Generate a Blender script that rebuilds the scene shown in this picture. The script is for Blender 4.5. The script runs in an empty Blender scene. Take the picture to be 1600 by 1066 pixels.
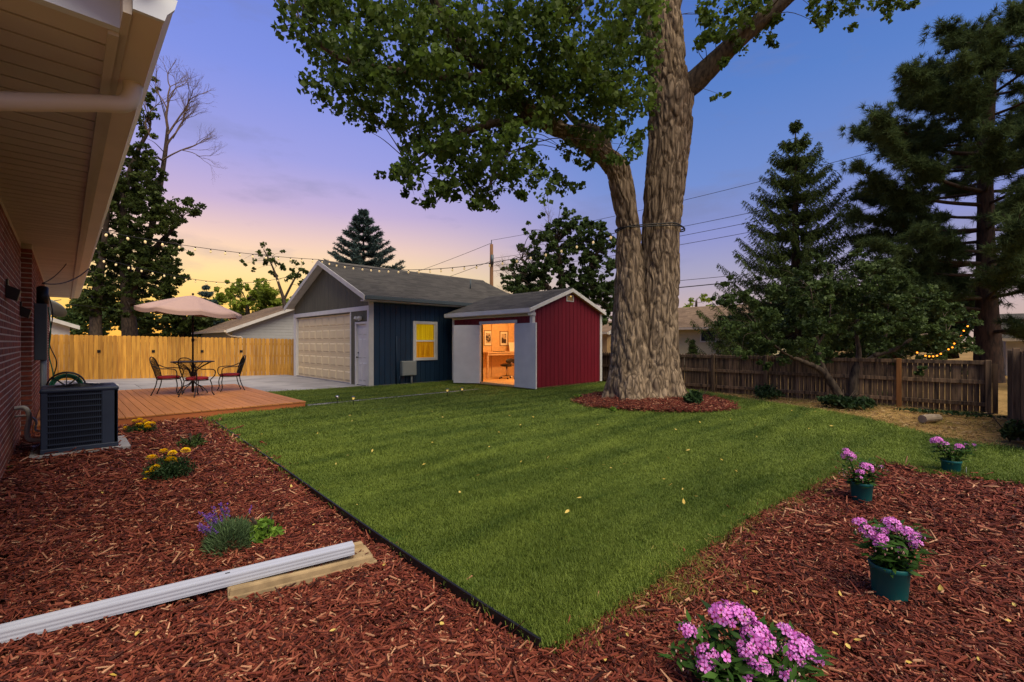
import bpy, bmesh, math, random
import numpy as np
from mathutils import Vector, Matrix, noise
random.seed(7)
RNG = np.random.default_rng(7)
PI = math.pi
SC = bpy.context.scene
COL = SC.collection

# ------------------------------------------------------------------ camera
YAW = math.radians(44.5)
FPX, HZ, CAMH = 711.0, 535.0, 1.5
FW = Vector((math.sin(YAW), math.cos(YAW), 0)); RT = Vector((math.cos(YAW), -math.sin(YAW), 0))
cam_d = bpy.data.cameras.new('camera'); cam = bpy.data.objects.new('camera', cam_d); COL.objects.link(cam)
cam.location = (0, 0, CAMH); cam.rotation_euler = (math.radians(90), 0, -YAW)
cam_d.sensor_width = 36; cam_d.lens = FPX / 1600 * 36; cam_d.shift_y = (HZ - 533) / 1600
cam_d.clip_start = 0.05; cam_d.clip_end = 2000
SC.camera = cam

def P(px, py, d):            # photo pixel at forward depth d -> point
    return FW * d + RT * (d * (px - 800) / FPX) + Vector((0, 0, CAMH + (HZ - py) * d / FPX))
def G(px, py, z=0.0):        # photo pixel on the horizontal plane z
    p = P(px, py, (CAMH - z) * FPX / (py - HZ)); p.z = z
    return p
def s2l(c):
    c = c / 255.0
    return c / 12.92 if c <= 0.04045 else ((c + 0.055) / 1.055) ** 2.4
def rgb(r, g, b): return (s2l(r), s2l(g), s2l(b), 1.0)

# ------------------------------------------------------------------ world, light, exposure
SUN_AZ = math.radians(8)     # the afterglow, measured from +Y towards +X
world = bpy.data.worlds.new('World'); SC.world = world; world.use_nodes = True
wn, wl = world.node_tree.nodes, world.node_tree.links
wn.clear()
def wmath(op, a, b=None):
    n = wn.new('ShaderNodeMath'); n.operation = op
    for i, x in enumerate((a, b)):
        if x is None: continue
        if isinstance(x, (int, float)): n.inputs[i].default_value = x
        else: wl.new(x, n.inputs[i])
    return n.outputs[0]
tc = wn.new('ShaderNodeTexCoord'); sp = wn.new('ShaderNodeSeparateXYZ'); wl.new(tc.outputs['Generated'], sp.inputs[0])
elev = wmath('DIVIDE', wmath('ARCSINE', sp.outputs[2]), PI / 2)
hl = wmath('SQRT', wmath('ADD', wmath('ADD', wmath('MULTIPLY', sp.outputs[0], sp.outputs[0]), wmath('MULTIPLY', sp.outputs[1], sp.outputs[1])), 1e-5))
dot = wmath('DIVIDE', wmath('ADD', wmath('MULTIPLY', sp.outputs[0], math.sin(SUN_AZ)), wmath('MULTIPLY', sp.outputs[1], math.cos(SUN_AZ))), hl)
mr = wn.new('ShaderNodeMapRange'); mr.interpolation_type = 'SMOOTHSTEP'
mr.inputs[1].default_value = 0.60; mr.inputs[2].default_value = 0.985
wl.new(dot, mr.inputs[0])
def ramp(stops):
    r = wn.new('ShaderNodeValToRGB'); el = r.color_ramp.elements
    while len(el) > 1: el.remove(el[-1])
    el[0].position = stops[0][0] / 90; el[0].color = rgb(*stops[0][1])
    for e, c in stops[1:]:
        x = el.new(e / 90); x.color = rgb(*c)
    wl.new(elev, r.inputs[0]); return r.outputs[0]
near = ramp([(0, (240, 178, 74)), (4, (253, 208, 112)), (7.5, (253, 220, 158)), (11, (238, 204, 188)), (15, (194, 174, 212)), (20, (156, 158, 224)), (28, (126, 144, 226)), (40, (98, 124, 210)), (90, (50, 70, 145))])
away = ramp([(0, (200, 172, 158)), (4, (196, 174, 176)), (8, (166, 162, 192)), (12, (140, 146, 204)), (18, (112, 140, 206)), (27, (88, 127, 200)), (40, (70, 106, 186)), (90, (50, 70, 145))])
mix = wn.new('ShaderNodeMix'); mix.data_type = 'RGBA'
wl.new(mr.outputs[0], mix.inputs[0]); wl.new(away, mix.inputs[6]); wl.new(near, mix.inputs[7])
# thin streaks of evening cloud
mp = wn.new('ShaderNodeMapping'); mp.inputs['Scale'].default_value = (3.2, 3.2, 11); wl.new(tc.outputs['Generated'], mp.inputs[0])
nz = wn.new('ShaderNodeTexNoise'); nz.inputs['Scale'].default_value = 1.3; nz.inputs['Detail'].default_value = 6; nz.inputs['Roughness'].default_value = .6
wl.new(mp.outputs[0], nz.inputs[0])
cr = wn.new('ShaderNodeMapRange'); cr.inputs[1].default_value = .52; cr.inputs[2].default_value = .72; cr.inputs[4].default_value = .42
wl.new(nz.outputs[0], cr.inputs[0])
mc = wn.new('ShaderNodeMix'); mc.data_type = 'RGBA'; mc.inputs[7].default_value = rgb(120, 126, 164)
wl.new(cr.outputs[0], mc.inputs[0]); wl.new(mix.outputs[2], mc.inputs[6])
sky = wn.new('ShaderNodeTexSky'); sky.sky_type = 'NISHITA'; sky.sun_disc = False
sky.sun_elevation = math.radians(1.0); sky.sun_rotation = SUN_AZ
bg = wn.new('ShaderNodeBackground'); bg.inputs[1].default_value = 0.94
bg2 = wn.new('ShaderNodeBackground'); bg2.inputs[1].default_value = 0.012
wl.new(mc.outputs[2], bg.inputs[0]); wl.new(sky.outputs[0], bg2.inputs[0])
ad = wn.new('ShaderNodeAddShader'); wl.new(bg.outputs[0], ad.inputs[0]); wl.new(bg2.outputs[0], ad.inputs[1])
wo = wn.new('ShaderNodeOutputWorld'); wl.new(ad.outputs[0], wo.inputs[0])

sky_fill_d = bpy.data.lights.new('sky_fill', 'SUN'); sky_fill = bpy.data.objects.new('sky_fill', sky_fill_d); COL.objects.link(sky_fill)
sky_fill_d.energy = 4.8; sky_fill_d.angle = math.radians(55); sky_fill_d.color = (1.0, 0.87, 0.64)  # wide lamp added from behind for even fill, standing for diffuse skylight
sky_fill.rotation_euler = Vector((0.06, 0.60, -1.0)).to_track_quat('-Z', 'Y').to_euler()

vs = SC.view_settings
vs.view_transform = 'Standard'; vs.look = 'None'; vs.exposure = 0.12; vs.gamma = 1.0; vs.use_curve_mapping = False
SC.cycles.use_denoising = True
SC.cycles.max_bounces = 8; SC.cycles.transparent_max_bounces = 12
SC.cycles.sample_clamp_indirect = 4.0

# ------------------------------------------------------------------ materials
def nodes_of(name):
    m = bpy.data.materials.new(name); m.use_nodes = True
    nt = m.node_tree; b = nt.nodes['Principled BSDF']
    return m, nt, nt.nodes, nt.links, b
def mat(name, c, rough=.7, scale=(6, 6, 6), nscale=1.0, var=.15, ovar=.0, bump=.0, metal=0.0, spec=.4, c2=None, detail=5, world_pos=False, island=0.0, bdist=.01, lo=.35, hi=.65):
    """noise-mottled surface: c..c2 by stretched noise; ovar = spread between objects that share it"""
    m, nt, N, L, b = nodes_of(name)
    c = rgb(*c); c2 = rgb(*c2) if c2 else tuple(x * (1 - var) for x in c[:3]) + (1,)
    if c2 and not var == 0: pass
    t = N.new('ShaderNodeTexCoord'); oi = N.new('ShaderNodeObjectInfo')
    mp = N.new('ShaderNodeMapping'); mp.inputs['Scale'].default_value = scale
    if world_pos:
        g = N.new('ShaderNodeNewGeometry'); L.new(g.outputs['Position'], mp.inputs[0])
    else: L.new(t.outputs['Object'], mp.inputs[0])
    nz = N.new('ShaderNodeTexNoise'); nz.noise_dimensions = '4D'; nz.inputs['Scale'].default_value = nscale; nz.inputs['Detail'].default_value = detail
    L.new(mp.outputs[0], nz.inputs['Vector'])
    mu = N.new('ShaderNodeMath'); mu.operation = 'MULTIPLY'; mu.inputs[1].default_value = 0 if world_pos else 37.0
    L.new(oi.outputs['Random'], mu.inputs[0]); L.new(mu.outputs[0], nz.inputs['W'])
    mr = N.new('ShaderNodeMapRange'); mr.inputs[1].default_value = lo; mr.inputs[2].default_value = hi
    L.new(nz.outputs[0], mr.inputs[0])
    mx = N.new('ShaderNodeMix'); mx.data_type = 'RGBA'; mx.inputs[6].default_value = c; mx.inputs[7].default_value = c2
    L.new(mr.outputs[0], mx.inputs[0]); out = mx.outputs[2]
    for src, amt in (('o', ovar), ('i', island)):
        if amt <= 0: continue
        if src == 'o': s = oi.outputs['Random']
        else: s = N.new('ShaderNodeNewGeometry').outputs['Random Per Island']
        r2 = N.new('ShaderNodeMapRange'); r2.inputs[3].default_value = 1 - amt; r2.inputs[4].default_value = 1 + amt
        L.new(s, r2.inputs[0])
        hs = N.new('ShaderNodeHueSaturation'); L.new(out, hs.inputs['Color']); L.new(r2.outputs[0], hs.inputs['Value']); out = hs.outputs[0]
    L.new(out, b.inputs['Base Color'])
    b.inputs['Roughness'].default_value = rough; b.inputs['Metallic'].default_value = metal; b.inputs['Specular IOR Level'].default_value = spec
    if bump > 0:
        bp = N.new('ShaderNodeBump'); bp.inputs['Strength'].default_value = bump; bp.inputs['Distance'].default_value = bdist
        L.new(nz.outputs[0], bp.inputs['Height']); L.new(bp.outputs[0], b.inputs['Normal'])
    return m
def leaf_mat(name, c, c2, trans=.35, rough=.55, spec=.15, hue=.0, band=False, val=.35, pscale=.6, pw=.45):
    m, nt, N, L, b = nodes_of(name)
    g = N.new('ShaderNodeNewGeometry')
    oi = N.new('ShaderNodeObjectInfo')
    nz = N.new('ShaderNodeTexNoise'); nz.inputs['Scale'].default_value = pscale; nz.inputs['Detail'].default_value = 3; L.new(g.outputs['Position'], nz.inputs['Vector'])
    if band:          # mower passes: patches drawn out along one direction
        mpb = N.new('ShaderNodeMapping'); mpb.inputs['Rotation'].default_value = (0, 0, .75); mpb.inputs['Scale'].default_value = (.45, 2.3, 1); L.new(g.outputs['Position'], mpb.inputs[0]); L.new(mpb.outputs[0], nz.inputs['Vector'])
    a = N.new('ShaderNodeMath'); a.operation = 'ADD'; L.new(g.outputs['Random Per Island'], a.inputs[0]); L.new(oi.outputs['Random'], a.inputs[1])
    fr = N.new('ShaderNodeMath'); fr.operation = 'FRACT'; L.new(a.outputs[0], fr.inputs[0])
    av = N.new('ShaderNodeMath'); av.operation = 'MULTIPLY_ADD'; av.inputs[1].default_value = 1 - pw; L.new(fr.outputs[0], av.inputs[0])
    m2 = N.new('ShaderNodeMapRange'); m2.inputs[1].default_value = .3; m2.inputs[2].default_value = .7; m2.inputs[4].default_value = pw; L.new(nz.outputs[0], m2.inputs[0])
    L.new(m2.outputs[0], av.inputs[2])
    mx = N.new('ShaderNodeMix'); mx.data_type = 'RGBA'; mx.inputs[6].default_value = rgb(*c); mx.inputs[7].default_value = rgb(*c2)
    L.new(av.outputs[0], mx.inputs[0])
    b.inputs['Roughness'].default_value = rough; b.inputs['Specular IOR Level'].default_value = spec
    L.new(mx.outputs[2], b.inputs['Base Color'])
    if trans > 0:
        tr = N.new('ShaderNodeBsdfTranslucent'); L.new(mx.outputs[2], tr.inputs[0])
        ms = N.new('ShaderNodeMixShader'); ms.inputs[0].default_value = trans
        L.new(b.outputs[0], ms.inputs[1]); L.new(tr.outputs[0], ms.inputs[2])
        L.new(ms.outputs[0], N['Material Output'].inputs[0])
    return m
def emit(name, c, s):
    m, nt, N, L, b = nodes_of(name)
    b.inputs['Base Color'].default_value = rgb(*c); b.inputs['Emission Color'].default_value = rgb(*c); b.inputs['Emission Strength'].default_value = s
    return m
def curtain(name, c, c2, s):
    """lit cloth: tone changes from fold to fold"""
    m, nt, N, L, b = nodes_of(name)
    t = N.new('ShaderNodeTexCoord'); mp = N.new('ShaderNodeMapping'); mp.inputs['Scale'].default_value = (9, 9, .8); L.new(t.outputs['Object'], mp.inputs[0])
    nz = N.new('ShaderNodeTexNoise'); nz.inputs['Scale'].default_value = 1.6; nz.inputs['Detail'].default_value = 4; L.new(mp.outputs[0], nz.inputs['Vector'])
    r = N.new('ShaderNodeMapRange'); r.inputs[1].default_value = .35; r.inputs[2].default_value = .65; L.new(nz.outputs[0], r.inputs[0])
    mx = N.new('ShaderNodeMix'); mx.data_type = 'RGBA'; mx.inputs[6].default_value = rgb(*c); mx.inputs[7].default_value = rgb(*c2); L.new(r.outputs[0], mx.inputs[0])
    L.new(mx.outputs[2], b.inputs['Emission Color']); b.inputs['Emission Strength'].default_value = s; b.inputs['Base Color'].default_value = rgb(*c); b.inputs['Roughness'].default_value = .9
    return m
def glass(name, c=(200, 205, 210)):
    m, nt, N, L, b = nodes_of(name)
    b.inputs['Base Color'].default_value = rgb(*c); b.inputs['Roughness'].default_value = .05; b.inputs['Transmission Weight'].default_value = 1.0; b.inputs['IOR'].default_value = 1.1
    return m
def siding_mat(name, c, groove=.0, step=.12, axis=2, dark=.55):
    """lap siding: thin dark line each step along an axis, with slight bump"""
    m, nt, N, L, b = nodes_of(name)
    g = N.new('ShaderNodeNewGeometry'); s = N.new('ShaderNodeSeparateXYZ'); L.new(g.outputs['Position'], s.inputs[0])
    d = N.new('ShaderNodeMath'); d.operation = 'DIVIDE'; d.inputs[1].default_value = step; L.new(s.outputs[axis], d.inputs[0])
    f = N.new('ShaderNodeMath'); f.operation = 'FRACT'; L.new(d.outputs[0], f.inputs[0])
    bp = N.new('ShaderNodeBump'); bp.inputs['Strength'].default_value = 1; bp.inputs['Distance'].default_value = .03; bp.invert = True
    L.new(f.outputs[0], bp.inputs['Height']); L.new(bp.outputs[0], b.inputs['Normal'])
    nz = N.new('ShaderNodeTexNoise'); nz.inputs['Scale'].default_value = 3; L.new(g.outputs['Position'], nz.inputs['Vector'])
    mx = N.new('ShaderNodeMix'); mx.data_type = 'RGBA'; k = rgb(*c); mx.inputs[6].default_value = k; mx.inputs[7].default_value = tuple(x * .8 for x in k[:3]) + (1,)
    L.new(nz.outputs[0], mx.inputs[0]); L.new(mx.outputs[2], b.inputs['Base Color']); b.inputs['Roughness'].default_value = .7
    return m
def shingle_mat(name, c, c2, w=.32, vary=.55):
    """asphalt tabs: every tab its own tone, granules as fine noise"""
    m, nt, N, L, b = nodes_of(name)
    t = N.new('ShaderNodeTexCoord'); oi = N.new('ShaderNodeObjectInfo')
    mp = N.new('ShaderNodeMapping'); mp.inputs['Scale'].default_value = (1 / w, 1 / w, .001); L.new(t.outputs['Object'], mp.inputs[0])
    ad = N.new('ShaderNodeVectorMath'); ad.operation = 'ADD'; L.new(mp.outputs[0], ad.inputs[0])
    sc = N.new('ShaderNodeVectorMath'); sc.operation = 'SCALE'; sc.inputs[0].default_value = (71, 71, 0); L.new(oi.outputs['Random'], sc.inputs['Scale']); L.new(sc.outputs[0], ad.inputs[1])
    fl = N.new('ShaderNodeVectorMath'); fl.operation = 'FLOOR'; L.new(ad.outputs[0], fl.inputs[0])
    wnz = N.new('ShaderNodeTexWhiteNoise'); wnz.noise_dimensions = '3D'; L.new(fl.outputs[0], wnz.inputs['Vector'])
    nz = N.new('ShaderNodeTexNoise'); nz.inputs['Scale'].default_value = 60; nz.inputs['Detail'].default_value = 3; L.new(t.outputs['Object'], nz.inputs['Vector'])
    av = N.new('ShaderNodeMath'); av.operation = 'MULTIPLY_ADD'; av.inputs[1].default_value = vary; L.new(wnz.outputs[0], av.inputs[0])
    m2 = N.new('ShaderNodeMath'); m2.operation = 'MULTIPLY'; m2.inputs[1].default_value = .6; L.new(nz.outputs[0], m2.inputs[0]); L.new(m2.outputs[0], av.inputs[2])
    mx = N.new('ShaderNodeMix'); mx.data_type = 'RGBA'; mx.inputs[6].default_value = rgb(*c); mx.inputs[7].default_value = rgb(*c2)
    L.new(av.outputs[0], mx.inputs[0]); L.new(mx.outputs[2], b.inputs['Base Color']); b.inputs['Roughness'].default_value = .95; b.inputs['Specular IOR Level'].default_value = .1
    bp = N.new('ShaderNodeBump'); bp.inputs['Strength'].default_value = .5; bp.inputs['Distance'].default_value = .006; L.new(nz.outputs[0], bp.inputs['Height']); L.new(bp.outputs[0], b.inputs['Normal'])
    return m

M = {}
M['white'] = mat('white_paint', (216, 213, 208), .55, (3, 3, 3), var=.10, bump=.05)
M['trim'] = mat('trim_paint', (196, 192, 186), .6, (4, 4, 4), var=.14, bump=.08)
M['blue'] = mat('blue_siding_paint', (18, 47, 70), .6, (8, 8, 1.2), var=.22, ovar=.08, bump=.25, bdist=.004)
M['olive'] = mat('olive_siding_paint', (94, 92, 74), .65, (9, 9, 1.2), var=.22, ovar=.08, bump=.25, bdist=.004)
M['red'] = mat('red_siding_paint', (118, 14, 34), .6, (9, 9, 1.2), var=.2, ovar=.07, bump=.25, bdist=.004)
M['door_cream'] = mat('garage_door_cream', (234, 212, 168), .5, (3, 3, 3), var=.08, bump=.05)
M['brick'] = mat('brick_clay', (142, 72, 50), .9, (25, 25, 25), var=.4, ovar=.25, bump=.4, bdist=.004)
M['brick_stuff'] = mat('brick_clay_far', (142, 72, 50), .9, (25, 25, 25), var=.4, island=.25, bump=.4, bdist=.004)
M['mortar'] = mat('mortar', (205, 186, 164), .95, (30, 30, 30), var=.25, bump=.3)
M['soffit'] = mat('soffit_vinyl', (192, 182, 170), .6, (3, 3, 3), var=.10, ovar=.06)
M['gutter'] = mat('gutter_metal', (214, 200, 180), .4, (2, 2, 2), var=.1)
M['fascia'] = mat('fascia_paint', (206, 212, 220), .5, (3, 3, 3), var=.1)
M['shingle'] = shingle_mat('garage_shingle', (58, 56, 54), (98, 94, 88))
M['shingle_brown'] = shingle_mat('brown_shingle', (92, 76, 62), (140, 118, 96))
M['cedar'] = mat('new_cedar', (208, 152, 62), .75, (14, 14, 1.4), c2=(172, 118, 46), ovar=.26, bump=.25, bdist=.004)
M['cedar_dark'] = mat('old_grey_fence_wood', (138, 112, 84), .9, (20, 20, 1.6), c2=(62, 50, 40), ovar=.35, bump=.6, bdist=.006)
M['cedar_new_post'] = mat('orange_fence_post_wood', (150, 100, 52), .8, (16, 16, 2), var=.3, bump=.3)
M['deck'] = mat('deck_stain', (186, 120, 62), .6, (16, 1.2, 16), var=.22, ovar=.10, bump=.25, bdist=.004)
M['deck_side'] = mat('deck_fascia_stain', (184, 104, 56), .6, (1.4, 14, 14), var=.25, bump=.25, bdist=.004)
M['iron'] = mat('black_iron', (30, 27, 26), .5, (10, 10, 10), var=.2, metal=.3)
M['cushion'] = mat('red_cushion', (138, 22, 36), .85, (60, 60, 60), var=.2, bump=.2)
M['canvas'] = mat('mauve_canvas', (186, 154, 142), .85, (40, 40, 40), var=.06)
M['bronze'] = mat('bronze_pole', (44, 36, 32), .4, (10, 10, 10), var=.2, metal=.5)
M['ac'] = mat('ac_paint', (42, 52, 70), .5, (4, 4, 4), var=.15)
M['ac_dark'] = mat('ac_coil', (20, 24, 32), .6, (30, 30, 30), var=.3)
M['concrete'] = mat('concrete_slab', (158, 154, 154), .9, (1.5, 1.5, 1.5), var=.32, bump=.2, ovar=.05, detail=8)
M['concrete_warm'] = mat('splash_block_concrete', (164, 140, 104), .95, (14, 14, 14), var=.35, bump=.6, bdist=.006, detail=8)
M['greybox'] = mat('grey_metal_box', (128, 134, 132), .5, (3, 3, 3), var=.12)
M['darkgrey'] = mat('dark_grey_metal', (70, 80, 84), .5, (3, 3, 3), var=.15)
M['black'] = mat('black_plastic', (18, 18, 19), .5, (6, 6, 6), var=.3)
M['hose'] = mat('green_hose', (40, 120, 84), .5, (6, 6, 6), var=.2)
M['pot'] = mat('teal_pot_plastic', (14, 92, 90), .45, (3, 3, 3), var=.15)
M['soil'] = mat('potting_soil', (40, 30, 24), 1, (60, 60, 60), var=.5, bump=.8)
def bark_mat(name, c, c2, crack, sc):
    m, nt, N, L, b = nodes_of(name); g = N.new('ShaderNodeNewGeometry')
    mp = N.new('ShaderNodeMapping'); mp.inputs['Scale'].default_value = sc; L.new(g.outputs['Position'], mp.inputs[0])
    n1 = N.new('ShaderNodeTexNoise'); n1.inputs['Scale'].default_value = 1; n1.inputs['Detail'].default_value = 7; n1.inputs['Roughness'].default_value = .62; L.new(mp.outputs[0], n1.inputs['Vector'])
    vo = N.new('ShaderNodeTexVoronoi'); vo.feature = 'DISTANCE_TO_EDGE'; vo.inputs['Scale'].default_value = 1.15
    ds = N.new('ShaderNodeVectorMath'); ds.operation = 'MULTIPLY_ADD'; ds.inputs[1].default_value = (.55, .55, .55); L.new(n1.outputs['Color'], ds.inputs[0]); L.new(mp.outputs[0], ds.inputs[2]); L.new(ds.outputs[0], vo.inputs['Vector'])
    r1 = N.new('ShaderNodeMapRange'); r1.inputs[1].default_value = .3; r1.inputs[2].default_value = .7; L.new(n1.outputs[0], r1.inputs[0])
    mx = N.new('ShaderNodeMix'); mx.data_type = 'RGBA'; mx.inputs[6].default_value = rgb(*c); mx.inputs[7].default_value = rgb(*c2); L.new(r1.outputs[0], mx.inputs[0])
    r2 = N.new('ShaderNodeMapRange'); r2.inputs[1].default_value = .0; r2.inputs[2].default_value = .16; r2.inputs[3].default_value = .72; r2.inputs[4].default_value = 0; L.new(vo.outputs['Distance'], r2.inputs[0])  # crack lines darkened in colour: darker inner bark plus painted-in furrow shade
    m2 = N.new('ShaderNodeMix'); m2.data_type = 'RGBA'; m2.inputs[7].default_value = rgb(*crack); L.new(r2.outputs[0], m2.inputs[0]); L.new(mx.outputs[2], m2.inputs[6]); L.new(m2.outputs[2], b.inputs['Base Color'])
    b.inputs['Roughness'].default_value = .95; b.inputs['Specular IOR Level'].default_value = .1
    mn = N.new('ShaderNodeMath'); mn.operation = 'MINIMUM'; mn.inputs[1].default_value = .25; L.new(vo.outputs['Distance'], mn.inputs[0])
    ad = N.new('ShaderNodeMath'); ad.operation = 'MULTIPLY_ADD'; ad.inputs[1].default_value = .25; L.new(n1.outputs[0], ad.inputs[0]); L.new(mn.outputs[0], ad.inputs[2])
    bp = N.new('ShaderNodeBump'); bp.inputs['Strength'].default_value = 1; bp.inputs['Distance'].default_value = .06; L.new(ad.outputs[0], bp.inputs['Height']); L.new(bp.outputs[0], b.inputs['Normal'])
    return m
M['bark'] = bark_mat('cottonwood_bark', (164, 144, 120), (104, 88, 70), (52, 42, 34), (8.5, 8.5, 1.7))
M['bark_dark'] = mat('dark_bark', (84, 70, 58), .95, (14, 14, 4), c2=(44, 36, 30), bump=.6, bdist=.02, world_pos=True)
M['bark_limb'] = mat('limb_bark', (98, 84, 68), .95, (18, 18, 6), c2=(50, 41, 34), bump=.7, bdist=.02, world_pos=True)
M['twig'] = mat('bare_twig', (112, 92, 78), .9, (10, 10, 10), var=.3, world_pos=True)
M['pine_bark'] = mat('pine_bark', (78, 58, 46), .95, (12, 12, 3), c2=(36, 29, 25), bump=.7, bdist=.03, world_pos=True)
M['wire'] = mat('black_wire', (26, 25, 26), .6, (5, 5, 5), var=.1)
M['wood_pole'] = mat('utility_pole_wood', (126, 88, 58), .9, (12, 12, 1), var=.35, bump=.3)
M['bulb'] = emit('warm_bulb', (255, 222, 160), .32)
M['amber'] = emit('amber_light', (255, 140, 36), 3.0)
M['path_glow'] = emit('path_light_glow', (255, 208, 110), .55)
M['window_glow'] = curtain('lit_yellow_blind', (248, 196, 14), (196, 140, 4), .62)
M['window_glow2'] = curtain('lit_amber_blind', (240, 160, 12), (170, 96, 4), .6)
M['glass'] = glass('window_glass')
M['dark_pane'] = mat('dark_window_pane', (40, 46, 54), .1, (1, 1, 1), var=.1, spec=.8)
M['osb'] = mat('shed_interior_board', (226, 186, 132), .8, (12, 12, 12), var=.2, bump=.1, lo=.3, hi=.7)
M['osb_floor'] = mat('shed_floor_ply', (222, 182, 122), .7, (3, 14, 3), var=.2)
M['desk'] = mat('desk_wood', (214, 178, 136), .5, (14, 2, 14), var=.15)
M['leather'] = mat('black_leather', (30, 24, 22), .45, (20, 20, 20), var=.3, bump=.2)
M['chrome'] = mat('chrome', (190, 186, 180), .25, (4, 4, 4), var=.05, metal=1)
M['paper'] = mat('white_paper', (236, 226, 204), .8, (5, 5, 5), var=.05)
M['print'] = mat('print_grey', (190, 170, 140), .8, (6, 6, 6), c2=(64, 50, 42), lo=.45, hi=.55, detail=2)
M['frame_wood'] = mat('picture_frame_wood', (120, 84, 52), .6, (10, 10, 10), var=.2)
M['leaf_big'] = leaf_mat('cottonwood_leaf', (38, 60, 22), (106, 128, 52), .48, spec=.2, pscale=.5)
M['leaf_left'] = leaf_mat('locust_leaf', (40, 54, 26), (92, 106, 50), .45)
M['leaf_bright'] = leaf_mat('bright_leaf', (96, 116, 36), (160, 172, 66), .5)
M['leaf_dense'] = leaf_mat('dense_tree_leaf', (34, 52, 26), (84, 104, 54), .3)
M['leaf_apple'] = leaf_mat('apple_leaf', (34, 50, 26), (92, 112, 58), .3)
M['leaf_shrub'] = leaf_mat('shrub_leaf', (22, 40, 22), (62, 86, 48), .25)
M['leaf_light'] = leaf_mat('fresh_leaf', (70, 110, 34), (140, 170, 66), .35, pscale=6)
M['needle'] = leaf_mat('spruce_needle', (42, 56, 28), (94, 110, 58), .2, rough=.8, spec=.05)
M['needle_blue'] = leaf_mat('blue_spruce_needle', (40, 58, 58), (84, 104, 100), .15)
M['needle_pine'] = leaf_mat('pine_needle', (44, 58, 34), (98, 116, 70), .2, rough=.8, spec=.05)
M['flower_leaf'] = leaf_mat('phlox_leaf', (24, 52, 22), (76, 112, 44), .3, pscale=8)
M['lav_leaf'] = leaf_mat('lavender_leaf', (56, 80, 50), (112, 134, 90), .2, pscale=8)
M['lav_flower'] = leaf_mat('lavender_flower', (82, 50, 128), (130, 90, 180), .2, pscale=8)
M['petal'] = leaf_mat('phlox_petal', (222, 104, 206), (244, 172, 244), .3, pscale=20)
M['petal_eye'] = mat('phlox_eye', (140, 20, 96), .7, (5, 5, 5), var=.1)
M['bud'] = mat('phlox_bud', (226, 208, 170), .7, (50, 50, 50), c2=(190, 130, 140))
M['marigold'] = leaf_mat('marigold_petal', (244, 192, 0), (255, 232, 40), .25, pscale=20)
M['yellow_leaf'] = leaf_mat('fallen_leaf_yellow', (196, 160, 62), (226, 204, 120), .2, pscale=30)
M['pale_wall'] = siding_mat('beige_lap_siding', (196, 184, 146), step=.16)
M['grey_wall'] = siding_mat('grey_lap_siding', (150, 150, 148), step=.2)
M['tan_wall'] = mat('tan_stucco', (170, 140, 100), .9, (4, 4, 4), var=.15)
M['downspout'] = mat('white_aluminium', (178, 182, 196), .45, (3, 3, 3), var=.12)
M['edging'] = mat('black_edging', (16, 16, 20), .55, (20, 20, 20), var=.3)
M['log'] = mat('grey_log', (150, 134, 116), .9, (4, 18, 18), var=.4, bump=.5)

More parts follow.
